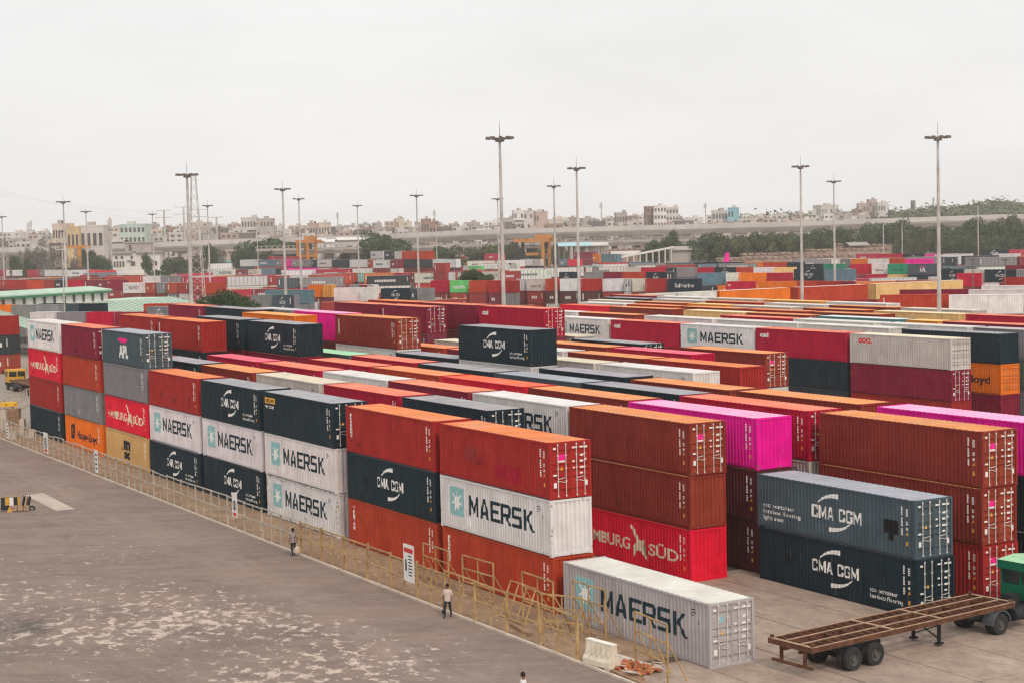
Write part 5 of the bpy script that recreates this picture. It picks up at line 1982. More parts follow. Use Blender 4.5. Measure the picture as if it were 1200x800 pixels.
def crane(px0, px1, ptop, dist, label, dark_left=True):
    p = atd((px0 + px1) / 2, ptop, dist)
    wid = (px1 - px0) * dist / FPX
    h = p.z
    t = empty('gantry_crane', (p.x, p.y, 0), math.atan2(RT0.y, RT0.x) - .35)
    tag(t, label, 'crane', 'gantry cranes in the far yard')
    dep = 9.0
    for i, (x, y) in enumerate(((-wid / 2, 0), (wid / 2, 0), (-wid / 2, dep), (wid / 2, dep))):
        mt_ = DARKM if (x < 0 and dark_left) else ORANGEP
        mb = MB(); mb.box(x - .6, x + .6, y - .6, y + .6, 1.2, h - 1); mb.build('leg', [mt_], t)
        mb = MB()
        for dx in (-1.1, 1.1):
            mb.lathe([(0, -.35), (.75, -.35), (.8, -.2), (.8, .2), (.75, .35), (0, .35)], (x + dx, y, .8), 'y', 12)
        mb.build('wheel', [RUBBER], t)
    for y in (0, dep):
        mb = MB(); mb.box(-wid / 2 - 1, wid / 2 + 3.2, y - .7, y + .7, h - 1.6, h)
        mb.build('main_beam', [ORANGEP], t)
    for x in (-wid / 2, wid / 2):
        mb = MB(); mb.box(x - .5, x + .5, .6, dep - .6, h - 1.4, h - .4); mb.box(x - .45, x + .45, .6, dep - .6, 1.6, 2.8); mb.box(x - .3, x + .3, .6, dep - .6, h * .55, h * .55 + .6)
        mb.build('sill_beam', [DARKM if x < 0 and dark_left else ORANGEP], t)
    mb = MB(); mb.box(wid * .22, wid * .62, -.5, dep + .5, h, h + 1.9); mb.build('trolley', [ORANGEP], t)
    mb = MB(); mb.box(wid * .40, wid * .60, 1, 3.6, h - 4.8, h - 1.8); mb.build('cabin', [DARKM], t)
    mb = MB()
    for x in (-.2, .5):
        mb.bar((x, 2, h - 1), (x, 2, h * .62), .12); mb.bar((x, 6, h - 1), (x, 6, h * .62), .12)
    mb.build('hoist_rope', [DARKM], t)
    mb = MB(); mb.box(-2.5, 3.5, 1.5, 6.5, h * .55, h * .62); mb.build('spreader', [ORANGEP], t)
    return t


crane(604, 637, 280, 800, 'black and orange gantry crane standing over cream containers mid yard')
crane(348, 361, 281.5, 860, 'all orange narrow gantry crane before the left tree mass', False)
# small yellow slewing gantry at the left
p = atd(93, 290.5, 830)
t = empty('jib_crane', (p.x, p.y, 0), math.atan2(RT0.y, RT0.x))
tag(t, 'yellow T shaped jib crane before the left dark trees', 'crane')
mb = MB(); mb.box(-.8, .8, -.8, .8, 0, p.z); mb.build('post', [ORANGEP], t)
mb = MB(); mb.box(-6, 5, -.6, .6, p.z, p.z + 1.1); mb.build('jib', [ORANGEP], t)
mb = MB(); mb.box(-12, 12, 1, 1.4, p.z - .9, p.z - .5); mb.build('rail', [WALLS['pale']], t)

# ---------------------------------------------------------------- floodlight masts


def mast(px, pt, dist, hw, label, head=1.0, h=None, grp='tall floodlight masts over the yard'):
    p = atd(px, pt, dist)
    # foot straight below
    t = empty('floodlight_mast', (p.x, p.y, 0), random.uniform(0, 1))
    tag(t, label, 'floodlight mast', grp)
    H = p.z
    r0 = hw
    mb = MB()
    segs = 4
    for k in range(segs):
        z0_, z1_ = H * k / segs, H * (k + 1) / segs
        ra, rb = r0 * (1 - .55 * k / segs), r0 * (1 - .55 * (k + 1) / segs)
        mb.cyl((0, 0, z0_), (0, 0, z1_ + .0), ra, rb, 12, cap=False)
        mb.cyl((0, 0, z1_ - .25), (0, 0, z1_), rb * 1.12, rb * 1.12, 12)
    mb.build('pole', [MASTP], t)
    mb = MB()
    mb.lathe([(.15, 0), (.55 * head, .05), (.55 * head, .3), (.3 * head, .45), (.15, .5)], (0, 0, H - .5), 'z', 12)
    for k in range(6):
        a = k * math.pi / 3
        mb.bar((0, 0, H - .1), (math.cos(a) * 1.5 * head, math.sin(a) * 1.5 * head, H - .1), .12)
    mb.build('head_ring', [MASTD], t)
    lamp = MB(); lamp.box(-.24 * head, .24 * head, -.2 * head, .2 * head, -.14, .14)
    lme = lamp.mesh('luminaire', [MASTD])
    for k in range(9):
        a = k * math.pi * 2 / 9
        link('luminaire', lme, t, (math.cos(a) * 1.45 * head, math.sin(a) * 1.45 * head, H - .05), a)
    mb = MB(); mb.cyl((0, 0, H), (0, 0, H + 1.8), .04, .02, 5); mb.build('lightning_rod', [MASTD], t)
    return t


random.seed(2)
M_ = [(585.5, 161.5, 187, .30, 'tallest pale floodlight mast in the centre, nearest to the camera', .92),
      (1099, 160.5, 205, .32, 'tall floodlight mast at the right with flat dark head', .92),
      (219, 204.5, 240, .36, 'tall brownish floodlight mast at left with lattice mast behind', .95),
      (331, 221.5, 346, .36, 'floodlight mast left of centre, taller of the close pair', 1.0),
      (350, 233, 430, .32, 'shorter floodlight mast of the close pair left of centre', .9),
      (74, 236.5, 402, .34, 'floodlight mast rising behind the green roofed shed', 1.0),
      (100.5, 248, 521, .32, 'floodlight mast before the pale glazed block', 1.0),
      (2, 254, 576, .3, 'floodlight mast at the left picture edge', 1.0),
      (178.5, 251, 600, .3, 'floodlight mast left of the two power pylons', 1.0),
      (243, 241, 481, .3, 'floodlight mast just right of the tall brownish mast', .9),
      (418.5, 241, 540, .3, 'floodlight mast over the large round tree', .95),
      (488, 229, 424, .32, 'floodlight mast with wide flat head between round tree and centre', 1.0),
      (583, 233, 481, .3, 'floodlight mast half hidden behind the tallest centre mast', 1.0),
      (649, 218, 372, .32, 'floodlight mast behind the dark crane', .9),
      (675.5, 197, 277, .32, 'floodlight mast right of centre above the level container row', .9),
      (938, 195, 292, .32, 'floodlight mast over the slate containers right of centre', .9),
      (977, 212.5, 391, .32, 'floodlight mast before the right tree line', 1.0)]
for px, pt, dd, hw, lb, hd in M_:
    mast(px, pt, dd, hw, lb, hd)
# thin lamp posts
for px, pt, dd, lb in [(72, 272.5, 300, 'short lamp post with a domed head left of green shed mast'), (301, 263, 560, 'thin lamp post with small dark head before the round tree'), (1146, 240, 640, 'thin pale lamp post before the right trees'),
                       (511, 262, 500, 'very thin post right of the round tree'), (1140, 305, 330, 'slim dark post beside the red container at right'), (1178, 305, 330, 'slim dark post near the right picture edge'),
                       (1035, 262, 700, 'pale thin post before the dark trees left of right mast'), (1057, 262, 700, 'thin post by the white box hut')]:
    p = atd(px, pt, dd)
    t = empty('lamp_post', (p.x, p.y, 0))
    tag(t, lb, 'lamp post')
    mb = MB(); mb.cyl((0, 0, 0), (0, 0, p.z), .07 + dd * .00022, .05 + dd * .00016, 8); mb.build('pole', [MASTD if dd == 330 else MASTP], t)
    mb = MB(); mb.box(-.9, .9, -.2, .2, p.z, p.z + .22); mb.build('lamp_head', [MASTD], t)
# power pylons with cross arms
for px, pt, lb in [(192, 246.3, 'left power pylon with two cross arms'), (215, 242.5, 'power pylon just left of the tall mast'), (232.5, 245.5, 'power pylon right of the tall mast'), (253.5, 254.5, 'smaller power pylon further right')]:
    p = atd(px, pt, 1000)
    t = empty('power_pylon', (p.x, p.y, 0), math.atan2(RT0.y, RT0.x))
    tag(t, lb, 'pylon', 'power pylons on the left skyline')
    mb = MB(); mb.cyl((0, 0, 0), (0, 0, p.z), 1.0, .5, 8); mb.build('pole', [MASTP], t)
    for dz, ww in ((0, 4.4), (-4.2, 4.8)):
        mb = MB(); mb.box(-ww, ww, -.2, .2, p.z + dz - .35, p.z + dz); mb.bar((-ww, 0, p.z + dz), (-ww - .4, 0, p.z + dz - 1.0), .2); mb.build('cross_arm', [MASTP], t)
# lattice masts
for px, pt, pb, dd, lb, wd in [(226.5, 205.5, 290, 420, 'slim lattice mast close behind the tall brownish mast', 1.9), (776 / 1, 0, 0, 0, '', 0)]:
    if not lb: continue
    p = atd(px, pt, dd)
    t = empty('lattice_mast', (p.x, p.y, 0), math.atan2(RT0.y, RT0.x))
    tag(t, lb, 'lattice mast')
    mb = MB()
    H = p.z
    n = 16
    cs = [(-1, -1), (1, -1), (1, 1), (-1, 1)]
    for i in range(n):
        za_, zb_ = H * i / n, H * (i + 1) / n
        wa, wb = wd * (1 - .72 * i / n), wd * (1 - .72 * (i + 1) / n)
        for k in range(4):
            c0, c1 = cs[k], cs[(k + 1) % 4]
            mb.bar((c0[0] * wa, c0[1] * wa, za_), (c0[0] * wb, c0[1] * wb, zb_), .16)
            mb.bar((c0[0] * wa, c0[1] * wa, za_), (c1[0] * wb, c1[1] * wb, zb_), .09)
    mb.build('lattice', [MASTP], t)
for px, pt, dd, lb in [(36, 258.5, 1500, 'left one of two distant aerial masts'), (33, 261, 1520, 'right one of two distant aerial masts'), (128.5, 255, 900, 'bushy mobile phone mast left of white house'), (704.5, 237, 1400, 'white tubular aerial mast right of centre'), (826.5, 238, 1500, 'statue-like aerial mast right of pale tower'),
                       (509, 246, 1400, 'tall aerial on the skyline left of centre'), (395.5, 249, 1500, 'aerial on the skyline above the left crane'), (1094, 231, 1850, 'aerial on the hill crest')]:
    p = atd(px, pt, dd)
    t = empty('aerial_mast', (p.x, p.y, 0))
    tag(t, lb, 'aerial')
    mb = MB(); mb.cyl((0, 0, 0), (0, 0, p.z), .9, .45, 6); mb.build('pole', [MASTP], t)
    mb = MB()
    for k in range(3):
        a = k * 2.1
        mb.box(math.cos(a) * 1.0 - .3, math.cos(a) * 1.0 + .3, math.sin(a) - .3, math.sin(a) + .3, p.z - 5, p.z - 1)
    mb.build('antenna', [WALLS['pale']], t)

# overhead wires on the left sky
t = empty('overhead_wire', atd(0, 222, 700)); 
tag(t, 'faint overhead wires sagging across the left sky', 'wire')
o0 = Vector(t.location)
for (xa, ya, xb, yb) in ((-20, 219, 190, 262), (-20, 226, 215, 252)):
    mb = MB()
    prev = None
    for k in range(15):
        f_ = k / 14
        q = atd(xa + (xb - xa) * f_, ya + (yb - ya) * f_ + math.sin(math.pi * f_) * 3, 700 + 300 * f_) - o0
        if prev is not None: mb.bar(prev, q, .05)
        prev = q
    mb.build('cable', [MASTP], t)

# ---------------------------------------------------------------- trees of the middle distance
TR = [(318, 273, 88, 900, 'g', 'wide dome shaped dark green tree left of the orange crane'), (293, 284, 40, 880, 'g', 'dark lower tree at the left foot of the dome shaped tree'), (345, 287, 34, 890, 'o', 'green tree behind the narrow orange crane'),
      (437, 264.5, 44, 930, 'g', 'smaller round tree top left of the large round one'), (450, 268.5, 70, 850, 'g', 'large round dark green tree centre left'), (408, 285, 30, 900, 'o', 'low scrubby tree left of the large round one'),
      (519, 281, 42, 800, 'g', 'dense round bush tree right of the aerial post'), (572, 279, 52, 820, 'o', 'olive tree left of the centre mast'), (600, 279, 30, 840, 'g', 'green tree just right of the centre mast'), (617, 276, 34, 900, 'o', 'olive tree behind the dark crane'),
      (648, 279, 34, 860, 'o', 'olive tree right of the dark crane'), (787, 264, 26, 800, 'g', 'round dark tree with pale gap left of the tree line'), (766, 276, 34, 790, 'g', 'low dark tree left of the round dark tree'), (800, 275, 24, 780, 'g', 'dark tree right of the round dark tree'),
      (835, 264, 44, 760, 'g', 'large leafy tree starting the right tree line'), (862, 268, 40, 750, 'o', 'lighter tree second in the right tree line'), (884, 266, 46, 780, 'g', 'dark tree above the pink chute'), (908, 268, 40, 770, 'o', 'olive tree left of the thin right mast'),
      (932, 265, 40, 850, 'g', 'tree behind the right of centre mast'), (957, 262, 42, 860, 'g', 'dark tree between two right masts'), (985, 260, 40, 880, 'g', 'tall dark tree right of the flat headed mast'), (1008, 261, 36, 860, 'g', 'dark tree under the gabled building'),
      (1030, 252, 44, 880, 'g', 'tall dark tree left of the white hut'), (1052, 251, 40, 860, 'g', 'tree above the white box hut'), (1077, 259, 34, 850, 'g', 'dark tree left of the right mast'), (1104, 258, 46, 800, 'o', 'bright olive tree behind the right mast'),
      (1128, 263, 34, 800, 'o', 'low olive tree right of the right mast'), (1140, 249, 48, 840, 'g', 'broad tree left of the thin lamp post'), (1164, 253, 44, 800, 'g', 'dark tree right of the thin lamp post'), (1188, 247, 50, 820, 'o', 'olive tree near right edge'), (1206, 252, 44, 780, 'g', 'dark tree at the right edge'),
      (1118, 270, 40, 780, 'g', 'dark low tree behind the boundary wall'), (1150, 271, 44, 770, 'g', 'dark undergrowth tree by the white signal box'), (1183, 270, 40, 775, 'g', 'dark undergrowth tree at far right'), (1064, 268, 34, 820, 'o', 'mixed tree behind the white hut'),
      (41, 274, 30, 850, 'y', 'large greyish half bare tree at left'), (62, 276, 22, 840, 'y', 'smaller greyish tree right of the half bare one'), (30, 282, 16, 860, 'y', 'greyish tree left of the half bare one'),
      (16, 292, 14, 800, 'g', 'small dark palm like tree at the far left'), (33, 299, 16, 790, 'g', 'low dark bush before the white roofed shed'), (92, 283, 26, 860, 'y', 'grey green tree behind the jib crane'), (104, 284, 20, 850, 'g', 'dark tree right of the jib crane'), (116, 293, 22, 830, 'g', 'round dark green tree left of white house'),
      (88, 296, 26, 810, 'y', 'brownish tree under the jib crane rail'), (171, 291, 12, 820, 'g', 'small dark tree standing before the white house'), (188, 310, 20, 640, 'g', 'round bush right of the white house'), (205, 296, 30, 860, 'g', 'green tree left of the tall mast'), (233, 290, 26, 880, 'y', 'palm grove like trees right of the tall mast'),
      (245, 279, 18, 860, 'g', 'tall dark tree right of lattice mast'), (258, 285, 22, 880, 'y', 'olive brown tree left of the dome tree'), (222, 296, 24, 870, 'o', 'low olive tree behind the tall mast'),
      (1228, 256, 44, 800, 'g', 'dark tree just outside the right edge'), (1252, 258, 44, 790, 'o', 'olive tree outside the right edge'), (1280, 258, 50, 800, 'g', 'broad dark tree outside the right edge'), (1312, 260, 50, 790, 'g', 'farther dark tree outside the right edge'),
      (267, 336, 62, 255, 'g', 'dark round bush growing among the near left containers'), (554, 313, 34, 430, 'g', 'palm like dark shrub behind the light green container'), (569, 318, 18, 425, 'g', 'small dark shrub right of the palm like one')]
for px, pt, wp, dd, kd, lb in TR:
    tree(px, pt, wp, dd, kd, lb, lift=.5 if dd < 450 else 0)

# ---------------------------------------------------------------- fence of steel barrier panels along the row
random.seed(31)
fx0, fx1 = -107.0, 7.6
FY = -4.0
fen = empty('barrier_fence', (fx0, FY, 0))
tag(fen, 'long low steel barrier fence with posts and two rails beside the container stacks', 'fence')
npan = 36
st = (fx1 - fx0) / npan
post = MB(); post.box(-.055, .055, -.055, .055, 0, 2.1)
up_ = MB(); up_.box(-.028, .028, -.028, .028, .06, 2.0)
pm = {k: post.mesh('post', [mt_]) for k, mt_ in (('g', FENCEP), ('o', FENCEO))}
um = {k: up_.mesh('upright', [mt_]) for k, mt_ in (('g', FENCEP), ('o', FENCEO))}
for i in range(npan + 1):
    kk = 'o' if i >= 26 else 'g'
    lean = random.uniform(-.015, .015) * (3.2 if i > 28 else 1)
    o = link('post', pm[kk], fen, (i * st, 0, 0))
    o.rotation_euler = (lean * 1.5, lean, 0)
    if i == npan: break
    dz = random.uniform(-.05, .06) - (.12 if i in (30, 31) else 0)
    a, b_ = i * st + .05, (i + 1) * st - .05
    for z, th in ((2.02 + dz, .07), (1.08 + dz, .06)):
        mb = MB(); mb.bar((a, 0, z), (b_, random.uniform(-.03, .03), z + random.uniform(-.05, .05)), th)
        mb.build('rail', [FENCEO if kk == 'o' else FENCEP], fen)
    for q in (.5,):
        o = link('upright', um[kk], fen, (a + (b_ - a) * q, .0, 0))
    # bracing stays behind the last panels
    if i >= 27 and i % 2:
        mb = MB(); mb.bar((a + .1, .05, 1.5), (a + .35, 1.35, .05), .045); mb.build('stay', [FENCEO], fen)
# pale kerb line below it
kb = MB()
kb.box(fx0 - 4, 14.5, FY - .16, FY + .0, -.02, .10)
o = kb.build('kerb_line', [flat('kerb_paint', (.58, .50, .42), .9, 0, .15, .7, dirt=(.28, .2, .15, .8))])
tag(o, kind='structure')
# fence turns away at the far end
for k, (xa, ya, xb, yb) in enumerate([(-107.1, -3.9, -114, -3.2), (-114.2, -3.1, -124, 1.5), (-124.2, 1.7, -140, 9)]):
    t = empty('barrier_fence', (xa, ya, 0))
    tag(t, ['short barrier section continuing the fence past the first stack', 'barrier section bending away behind the brown crate', 'far barrier section near the yellow flatbed truck'][k], 'fence', 'far barrier sections')
    L = math.hypot(xb - xa, yb - ya)
    t.rotation_euler[2] = math.atan2(yb - ya, xb - xa)
    n_ = int(L / 1.6)
    for i in range(n_ + 1):
        link('post', pm['g'], t, (L * i / n_, 0, 0))
    for z in (.1, 1.05, 2.02):
        mb = MB(); mb.bar((0, 0, z), (L, 0, z), .055); mb.build('rail', [FENCEP], t)


def stand_frame(x, y, rz, w_, h_, label, tilt=0.0, mt_=FENCEO, bars=3):
    """free standing barrier frame with raking legs"""
    t = empty('barricade', (x, y, 0), rz)
    t.rotation_euler = (tilt, 0, rz)
    tag(t, label, 'barricade', 'loose barricades by the fence end')
    for q in (0, .5, 1):
        mb = MB(); mb.bar((w_ * q, 0, .03), (w_ * q, 0, h_), .07 if q != .5 else .05); mb.build('upright', [mt_], t)
        mb = MB(); mb.bar((w_ * q, 0, h_ * .72), (w_ * q - .12, 1.0, .03), .05); mb.build('raking_leg', [mt_], t)
    for k in range(bars):
        z = h_ - k * h_ / bars * .95
        mb = MB(); mb.bar((0, 0, z - .02), (w_, 0, z - .02), .06); mb.build('rail', [mt_], t)
    return t


for (px, py, rz, w_, h_, lb) in [(745, 784, -.12, 3.0, 2.6, 'tall tan barrier frame standing at the fence end before the white container'),
                                 (672, 739, .0, 2.9, 2.5, 'tan barrier frame before the star badge of the end container'),
                                 (613, 722, -.02, 3.1, 2.3, 'tan barrier frame before the lowest red-orange container end'),
                                 (543, 697, .05, 3.1, 2.2, 'tan barrier frame behind the man in the pale shirt'),
                                 (497, 681, .0, 3.0, 2.2, 'tan barrier frame before the dark gap between stacks'),
                                 (636, 743, .5, 2.2, 2.0, 'crooked barrier frame turned inward near the fence end')]:
    p = at(px, py)
    stand_frame(p.x, p.y, rz, w_, h_, lb)
# collapsed panel
p = at(585, 722)
t = empty('leaning_panel', (p.x, p.y, 0)); t.rotation_euler = (-.45, 0, -.05)
tag(t, 'rusty barrier panel leaning askew behind the fence, right of the walking man', 'barrier panel')
for q in (0, .9, 1.8, 2.7):
    mb = MB(); mb.bar((q, 0, .02), (q - .25, 0, 1.9), .05); mb.build('upright', [FENCEO], t)
for z, s_ in ((.1, 0), (1.0, -.12), (1.9, -.25)):
    mb = MB(); mb.bar((s_, 0, z), (2.7 + s_, 0, z + .05), .055); mb.build('rail', [FENCEO], t)

# signs on the fence
SRED = flat('sign_red', (.62, .05, .04), .6)


def sign(px, py, w_, h_, z, label, kindn):
    p = at(px, py)
    t = empty('fence_sign', (p.x, FY - .09, z))
    tag(t, label, 'sign', 'signs hung on the fence')
    mb = MB(); mb.box(-w_ / 2, w_ / 2, 0, .02, 0, h_); mb.build('board', [SIGNW], t)
    mb = MB()
    if kindn == 'text':
        mb.box(-w_ * .42, w_ * .42, -.008, .0, h_ * .78, h_ * .9)
        mb.build('red_band', [SRED], t)
        mb = MB()
        for k in range(7):
            mb.box(-w_ * .02, w_ * random.uniform(.28, .4), -.008, 0, h_ * (.68 - k * .085), h_ * (.68 - k * .085) + h_ * .03)
        mb.build('print_lines', [LBLACK], t)
        mb = MB()
        mb.cyl((-w_ * .26, -.008, h_ * .55), (-w_ * .26, 0, h_ * .55), w_ * .07, seg=10)
        mb.box(-w_ * .33, -w_ * .19, -.008, 0, h_ * .28, h_ * .50)
        mb.build('figure_mark', [LBLACK], t)
    elif kindn == 'figure':
        mb.box(-w_ * .3, w_ * .3, -.008, 0, h_ * .06, h_ * .2); mb.build('red_band', [SRED], t)
        mb = MB(); mb.lathe([(w_ * .34, -.008), (w_ * .34, 0), (w_ * .26, 0), (w_ * .26, -.008)], (0, 0, h_ * .5), 'y', 16); mb.build('ring_mark', [LBLACK], t)
        mb = MB(); mb.box(-w_ * .08, w_ * .08, -.009, 0, h_ * .36, h_ * .62); mb.build('figure_mark', [LBLACK], t)
    else:
        for k in range(4):
            mb.box(-w_ * .3, w_ * .3, -.008, 0, h_ * (.15 + k * .2), h_ * (.15 + k * .2) + h_ * .07)
        mb.build('print_lines', [LBLACK], t)


sign(478, 700, 1.25, 2.0, .85, 'large white notice board with red heading on the fence before the red-orange stack', 'text')
sign(289, 619, .95, 1.6, .85, 'white fence sign with dark ring symbol and red foot', 'figure')
sign(129, 556, .85, 1.9, .3, 'narrow white fence sign before the tan container', 'plain')
sign(59, 534, 1.5, 1.9, .3, 'white fence sign with dark symbols before the dark lowest container', 'figure')
sign(21, 516, .9, 1.6, .3, 'small pale sign on the fence near the brown crate', 'plain')

# ---------------------------------------------------------------- water filled barrier, planks, orange net
BARR = flat('barrier_plastic_cream', (.68, .62, .50), .6, 0, .12, 1.2, dirt=(.36, .30, .22, .6))
pa, pb_ = at(690, 777), at(718, 785)
ang = math.atan2(pb_.y - pa.y, pb_.x - pa.x)
t = empty('road_barrier', (pa.x, pa.y, 0), ang)
tag(t, 'cream plastic road barrier block standing on the kerb at the fence end', 'barrier')
Lb = (pb_ - pa).length + .15
mb = MB()
prof_ = [(-.35, .12), (-.35, .35), (-.20, .60), (-.13, 1.12), (.13, 1.12), (.20, .60), (.35, .35), (.35, .12)]
for (a, za_), (b_, zb_) in zip(prof_, prof_[1:] + prof_[:1]):
    mb.quad((0, a, za_), (Lb, a, za_), (Lb, b_, zb_), (0, b_, zb_))
mb.poly([(0, a, z) for a, z in prof_]); mb.poly([(Lb, a, z) for a, z in reversed(prof_)])
mb.build('barrier_body', [BARR], t)
for k in range(5):
    x = Lb * (k + .5) / 5
    mb = MB(); mb.bar((x, -.25, .58), (x, -.155, 1.05), .12, .06); mb.build('rib', [BARR], t)
for x in (.18, Lb / 2, Lb - .18):
    mb = MB(); mb.box(x - .17, x + .17, -.33, .33, 0, .13); mb.build('foot', [BARR], t)
mb = MB(); mb.box(-.02, Lb + .02, -.15, .15, 1.12, 1.17); mb.build('top_rib', [flat('barrier_top_white', (.80, .77, .70), .6)], t)
PLK = flat('plank_pale', (.62, .56, .50), .9, 0, .2, 2)
PLK2 = flat('plank_brown', (.30, .19, .12), .9, 0, .3, 2)
ORN = flat('net_orange', (.42, .17, .07), .8, 0, .5, 3, dirt=(.30, .18, .10, .7))
for k, (px, py, L, a_, mt_, lb) in enumerate([(712, 771, 2.6, .12, PLK, 'pale plank lying nearest the barrier block'), (716, 766, 2.8, .05, PLK, 'pale plank lying behind the nearest one by the barrier'), (722, 772, 2.5, .3, PLK, 'pale plank lying askew by the barrier block'),
                                              (705, 778, 3.4, -.03, PLK2, 'brown plank lying along the kerb by the orange net'), (716, 786, 3.6, -.05, PLK2, 'brown plank nearest the road at the fence end'), (622, 728, 2.2, .2, PLK2, 'brown plank lying in the dirt behind the fence'),
                                              (480, 673, 2.0, .1, PLK2, 'short brown plank in the dirt left of the walking man'), (600, 733, 2.4, -.15, PLK2, 'brown board in the dirt right of the walking man')]):
    p = at(px, py)
    mb = MB(); mb.box(0, L, -.13, .13, .012, .06 + .012 * k)
    o = mb.build('plank', mt_, None, (p.x, p.y, .012))
    o.rotation_euler = (0, 0, a_)
    tag(o, lb, 'plank', 'planks lying by the fence')
p = at(737, 783)
t = empty('orange_net', (p.x, p.y, .02), .1)
tag(t, 'crumpled orange and red safety net lying under the end barrier frame', 'safety net')
rnd = random.Random(6)
mb = MB()
N_ = 14
hts = [[rnd.uniform(.02, .22) for _ in range(N_ + 1)] for _ in range(N_ + 1)]
for i in range(N_):
    for j in range(N_):
        if (i + j) % 5 == 3 and rnd.random() < .5: continue
        x, y = i * .17 - .9, j * .11 - .8
        mb.quad((x, y, hts[i][j]), (x + .17, y, hts[i + 1][j]), (x + .17, y + .11, hts[i + 1][j + 1]), (x, y + .11, hts[i][j + 1]), 1 if rnd.random() < .25 else 0)
mb.build('netting', [ORN, flat('net_red', (.50, .09, .05), .8)], t)
mb = MB()
for k in range(10):
    x, y = rnd.uniform(-1.2, 2), rnd.uniform(-1, 1.2)
    mb.bar((x, y, .22), (x + rnd.uniform(.3, .7), y + rnd.uniform(-.2, .2), .25), .07, .03)
mb.build('loose_strip', [PLK], t)
# grit and litter along the fence
rnd = random.Random(12)
mb = MB()
for k in range(900):
    x, y = rnd.uniform(-106, 9), FY + rnd.uniform(.15, 3.6)
    s_ = rnd.uniform(.03, .16)
    z = .005
    mb.poly([(x - s_, y - s_ * .7, z), (x + s_, y - s_ * .6, z), (x + s_ * .3, y, z + s_ * .8)])
    mb.poly([(x + s_, y - s_ * .6, z), (x + s_ * .7, y + s_ * .8, z), (x + s_ * .3, y, z + s_ * .8)])
    mb.poly([(x + s_ * .7, y + s_ * .8, z), (x - s_, y - s_ * .7, z), (x + s_ * .3, y, z + s_ * .8)])
o = mb.build('grit', [flat('grit_mix', (.36, .26, .19), .95, 0, .5, 4)])
tag(o, 'scattered grit and litter on the dirt strip behind the fence', 'grit', kind='stuff')

# ---------------------------------------------------------------- trailer and tractor


def wheel(parent, x, y, r=.52, wd=.26, name='wheel'):
    """wheel turning about the x axis"""
    t = MB()
    t.lathe([(r * .56, -wd / 2), (r * .93, -wd / 2), (r, -wd * .36), (r, wd * .36), (r * .93, wd / 2), (r * .56, wd / 2)], (0, 0, 0), 'x', 28)
    o = t.build('wheel', [RUBBER], parent, (x, y, r), smooth=False)
    rm = MB()
    rm.lathe([(.01, -wd * .15), (r * .2, -wd * .5), (r * .24, -wd * .1), (r * .45, -wd * .05), (r * .56, -wd * .45), (r * .56, wd * .45), (r * .45, wd * .05), (r * .24, wd * .1), (r * .2, wd * .5), (.01, wd * .5)], (0, 0, 0), 'x', 20)
    rm.build('rim', [RIMM], o, smooth=False)
    return o


def chassis(loc, rz, label):
    """skeletal container trailer, rear end at the origin, running along +y"""
    t = empty('flatbed_trailer', loc, rz)
    tag(t, label, 'trailer')
    L, W2 = 13.3, 1.25
    z = 1.45
    for s_ in (-1, 1):
        mb = MB()
        mb.box(s_ * W2 - .05, s_ * W2 + .05, 0, L, z - .24, z - .02); mb.build('side_rail', [RUSTS], t)
        mb = MB(); mb.box(s_ * W2 - .045, s_ * W2 + .045, .0, L, z - .018, z + .004); mb.build('rail_top', [RUSTL], t)
        mb = MB(); mb.box(s_ * .46 - .06, s_ * .46 + .06, 0, L - .02, z - .42, z - .02); mb.build('main_beam', [RUSTS], t)
        mb = MB(); mb.box(s_ * .46 - .05, s_ * .46 + .05, 0.1, L - .1, z - .018, z + .006); mb.build('rail_top', [RUSTL], t)
    n = 27
    cm = MB(); cm.box(-.40, .40, -.03, .03, z - .30, z - .05)
    co = MB(); co.box(.52, 1.20, -.035, .035, z - .2, z - .01)
    ci = MB(); ci.box(-1.20, -.52, -.035, .035, z - .2, z - .01)
    cmm, com, cim = cm.mesh('cross_member', [RUSTS]), co.mesh('cross_member', [RUSTS]), ci.mesh('cross_member', [RUSTS])
    for k in range(1, n):
        y = L * k / n
        if k % 2: link('cross_member', cmm, t, (0, y, 0))
        link('cross_member', com, t, (0, y, 0))
        link('cross_member', cim, t, (0, y, 0))
    for y in (0, L * .38, L * .62, L):
        mb = MB(); mb.box(-1.32, 1.32, y - .09, y + .09, z - .235, z - .0); mb.build('bolster', [RUSTS], t)
        mb = MB(); mb.box(-1.33, 1.33, y - .095, y + .095, z + .001, z + .012); mb.build('rail_top', [RUSTL], t)
    for s_ in (-1, 1):
        for y in (.05, L - .05):
            mb = MB(); mb.box(s_ * 1.2 - .07, s_ * 1.2 + .07, y - .07, y + .07, z + .012, z + .12); mb.build('twist_lock', [RUSTS], t)
        # rear guard
        mb = MB(); mb.box(s_ * .7 - .06, s_ * .7 + .06, .05, .17, .55, z - .24); mb.build('guard_post', [RUSTS], t)
        # landing legs
        mb = MB(); mb.box(s_ * .75 - .06, s_ * .75 + .06, 8.6, 8.74, .22, z - .3); mb.box(s_ * .75 - .14, s_ * .75 + .14, 8.5, 8.84, .12, .2); mb.build('landing_leg', [DARKM], t)
    mb = MB(); mb.bar((-.75, 8.67, 1.0), (.75, 8.67, .35), .05); mb.bar((.75, 8.67, 1.0), (-.75, 8.67, .35), .05); mb.build('leg_brace', [DARKM], t)
    mb = MB(); mb.box(-1.2, 1.2, .0, .1, .45, .57); mb.build('rear_guard_bar', [RUSTS], t)
    mb = MB(); mb.box(-.9, .9, 2.0, 4.6, z - .62, z - .43); mb.build('axle_subframe', [DARKM], t)
    for y in (2.55, 3.95):
        mb = MB(); mb.cyl((-1.0, y, .52), (1.0, y, .52), .09); mb.build('axle', [DARKM], t)
        for s_ in (-1, 1):
            wheel(t, s_ * 1.12, y); wheel(t, s_ * .80, y)
    return t


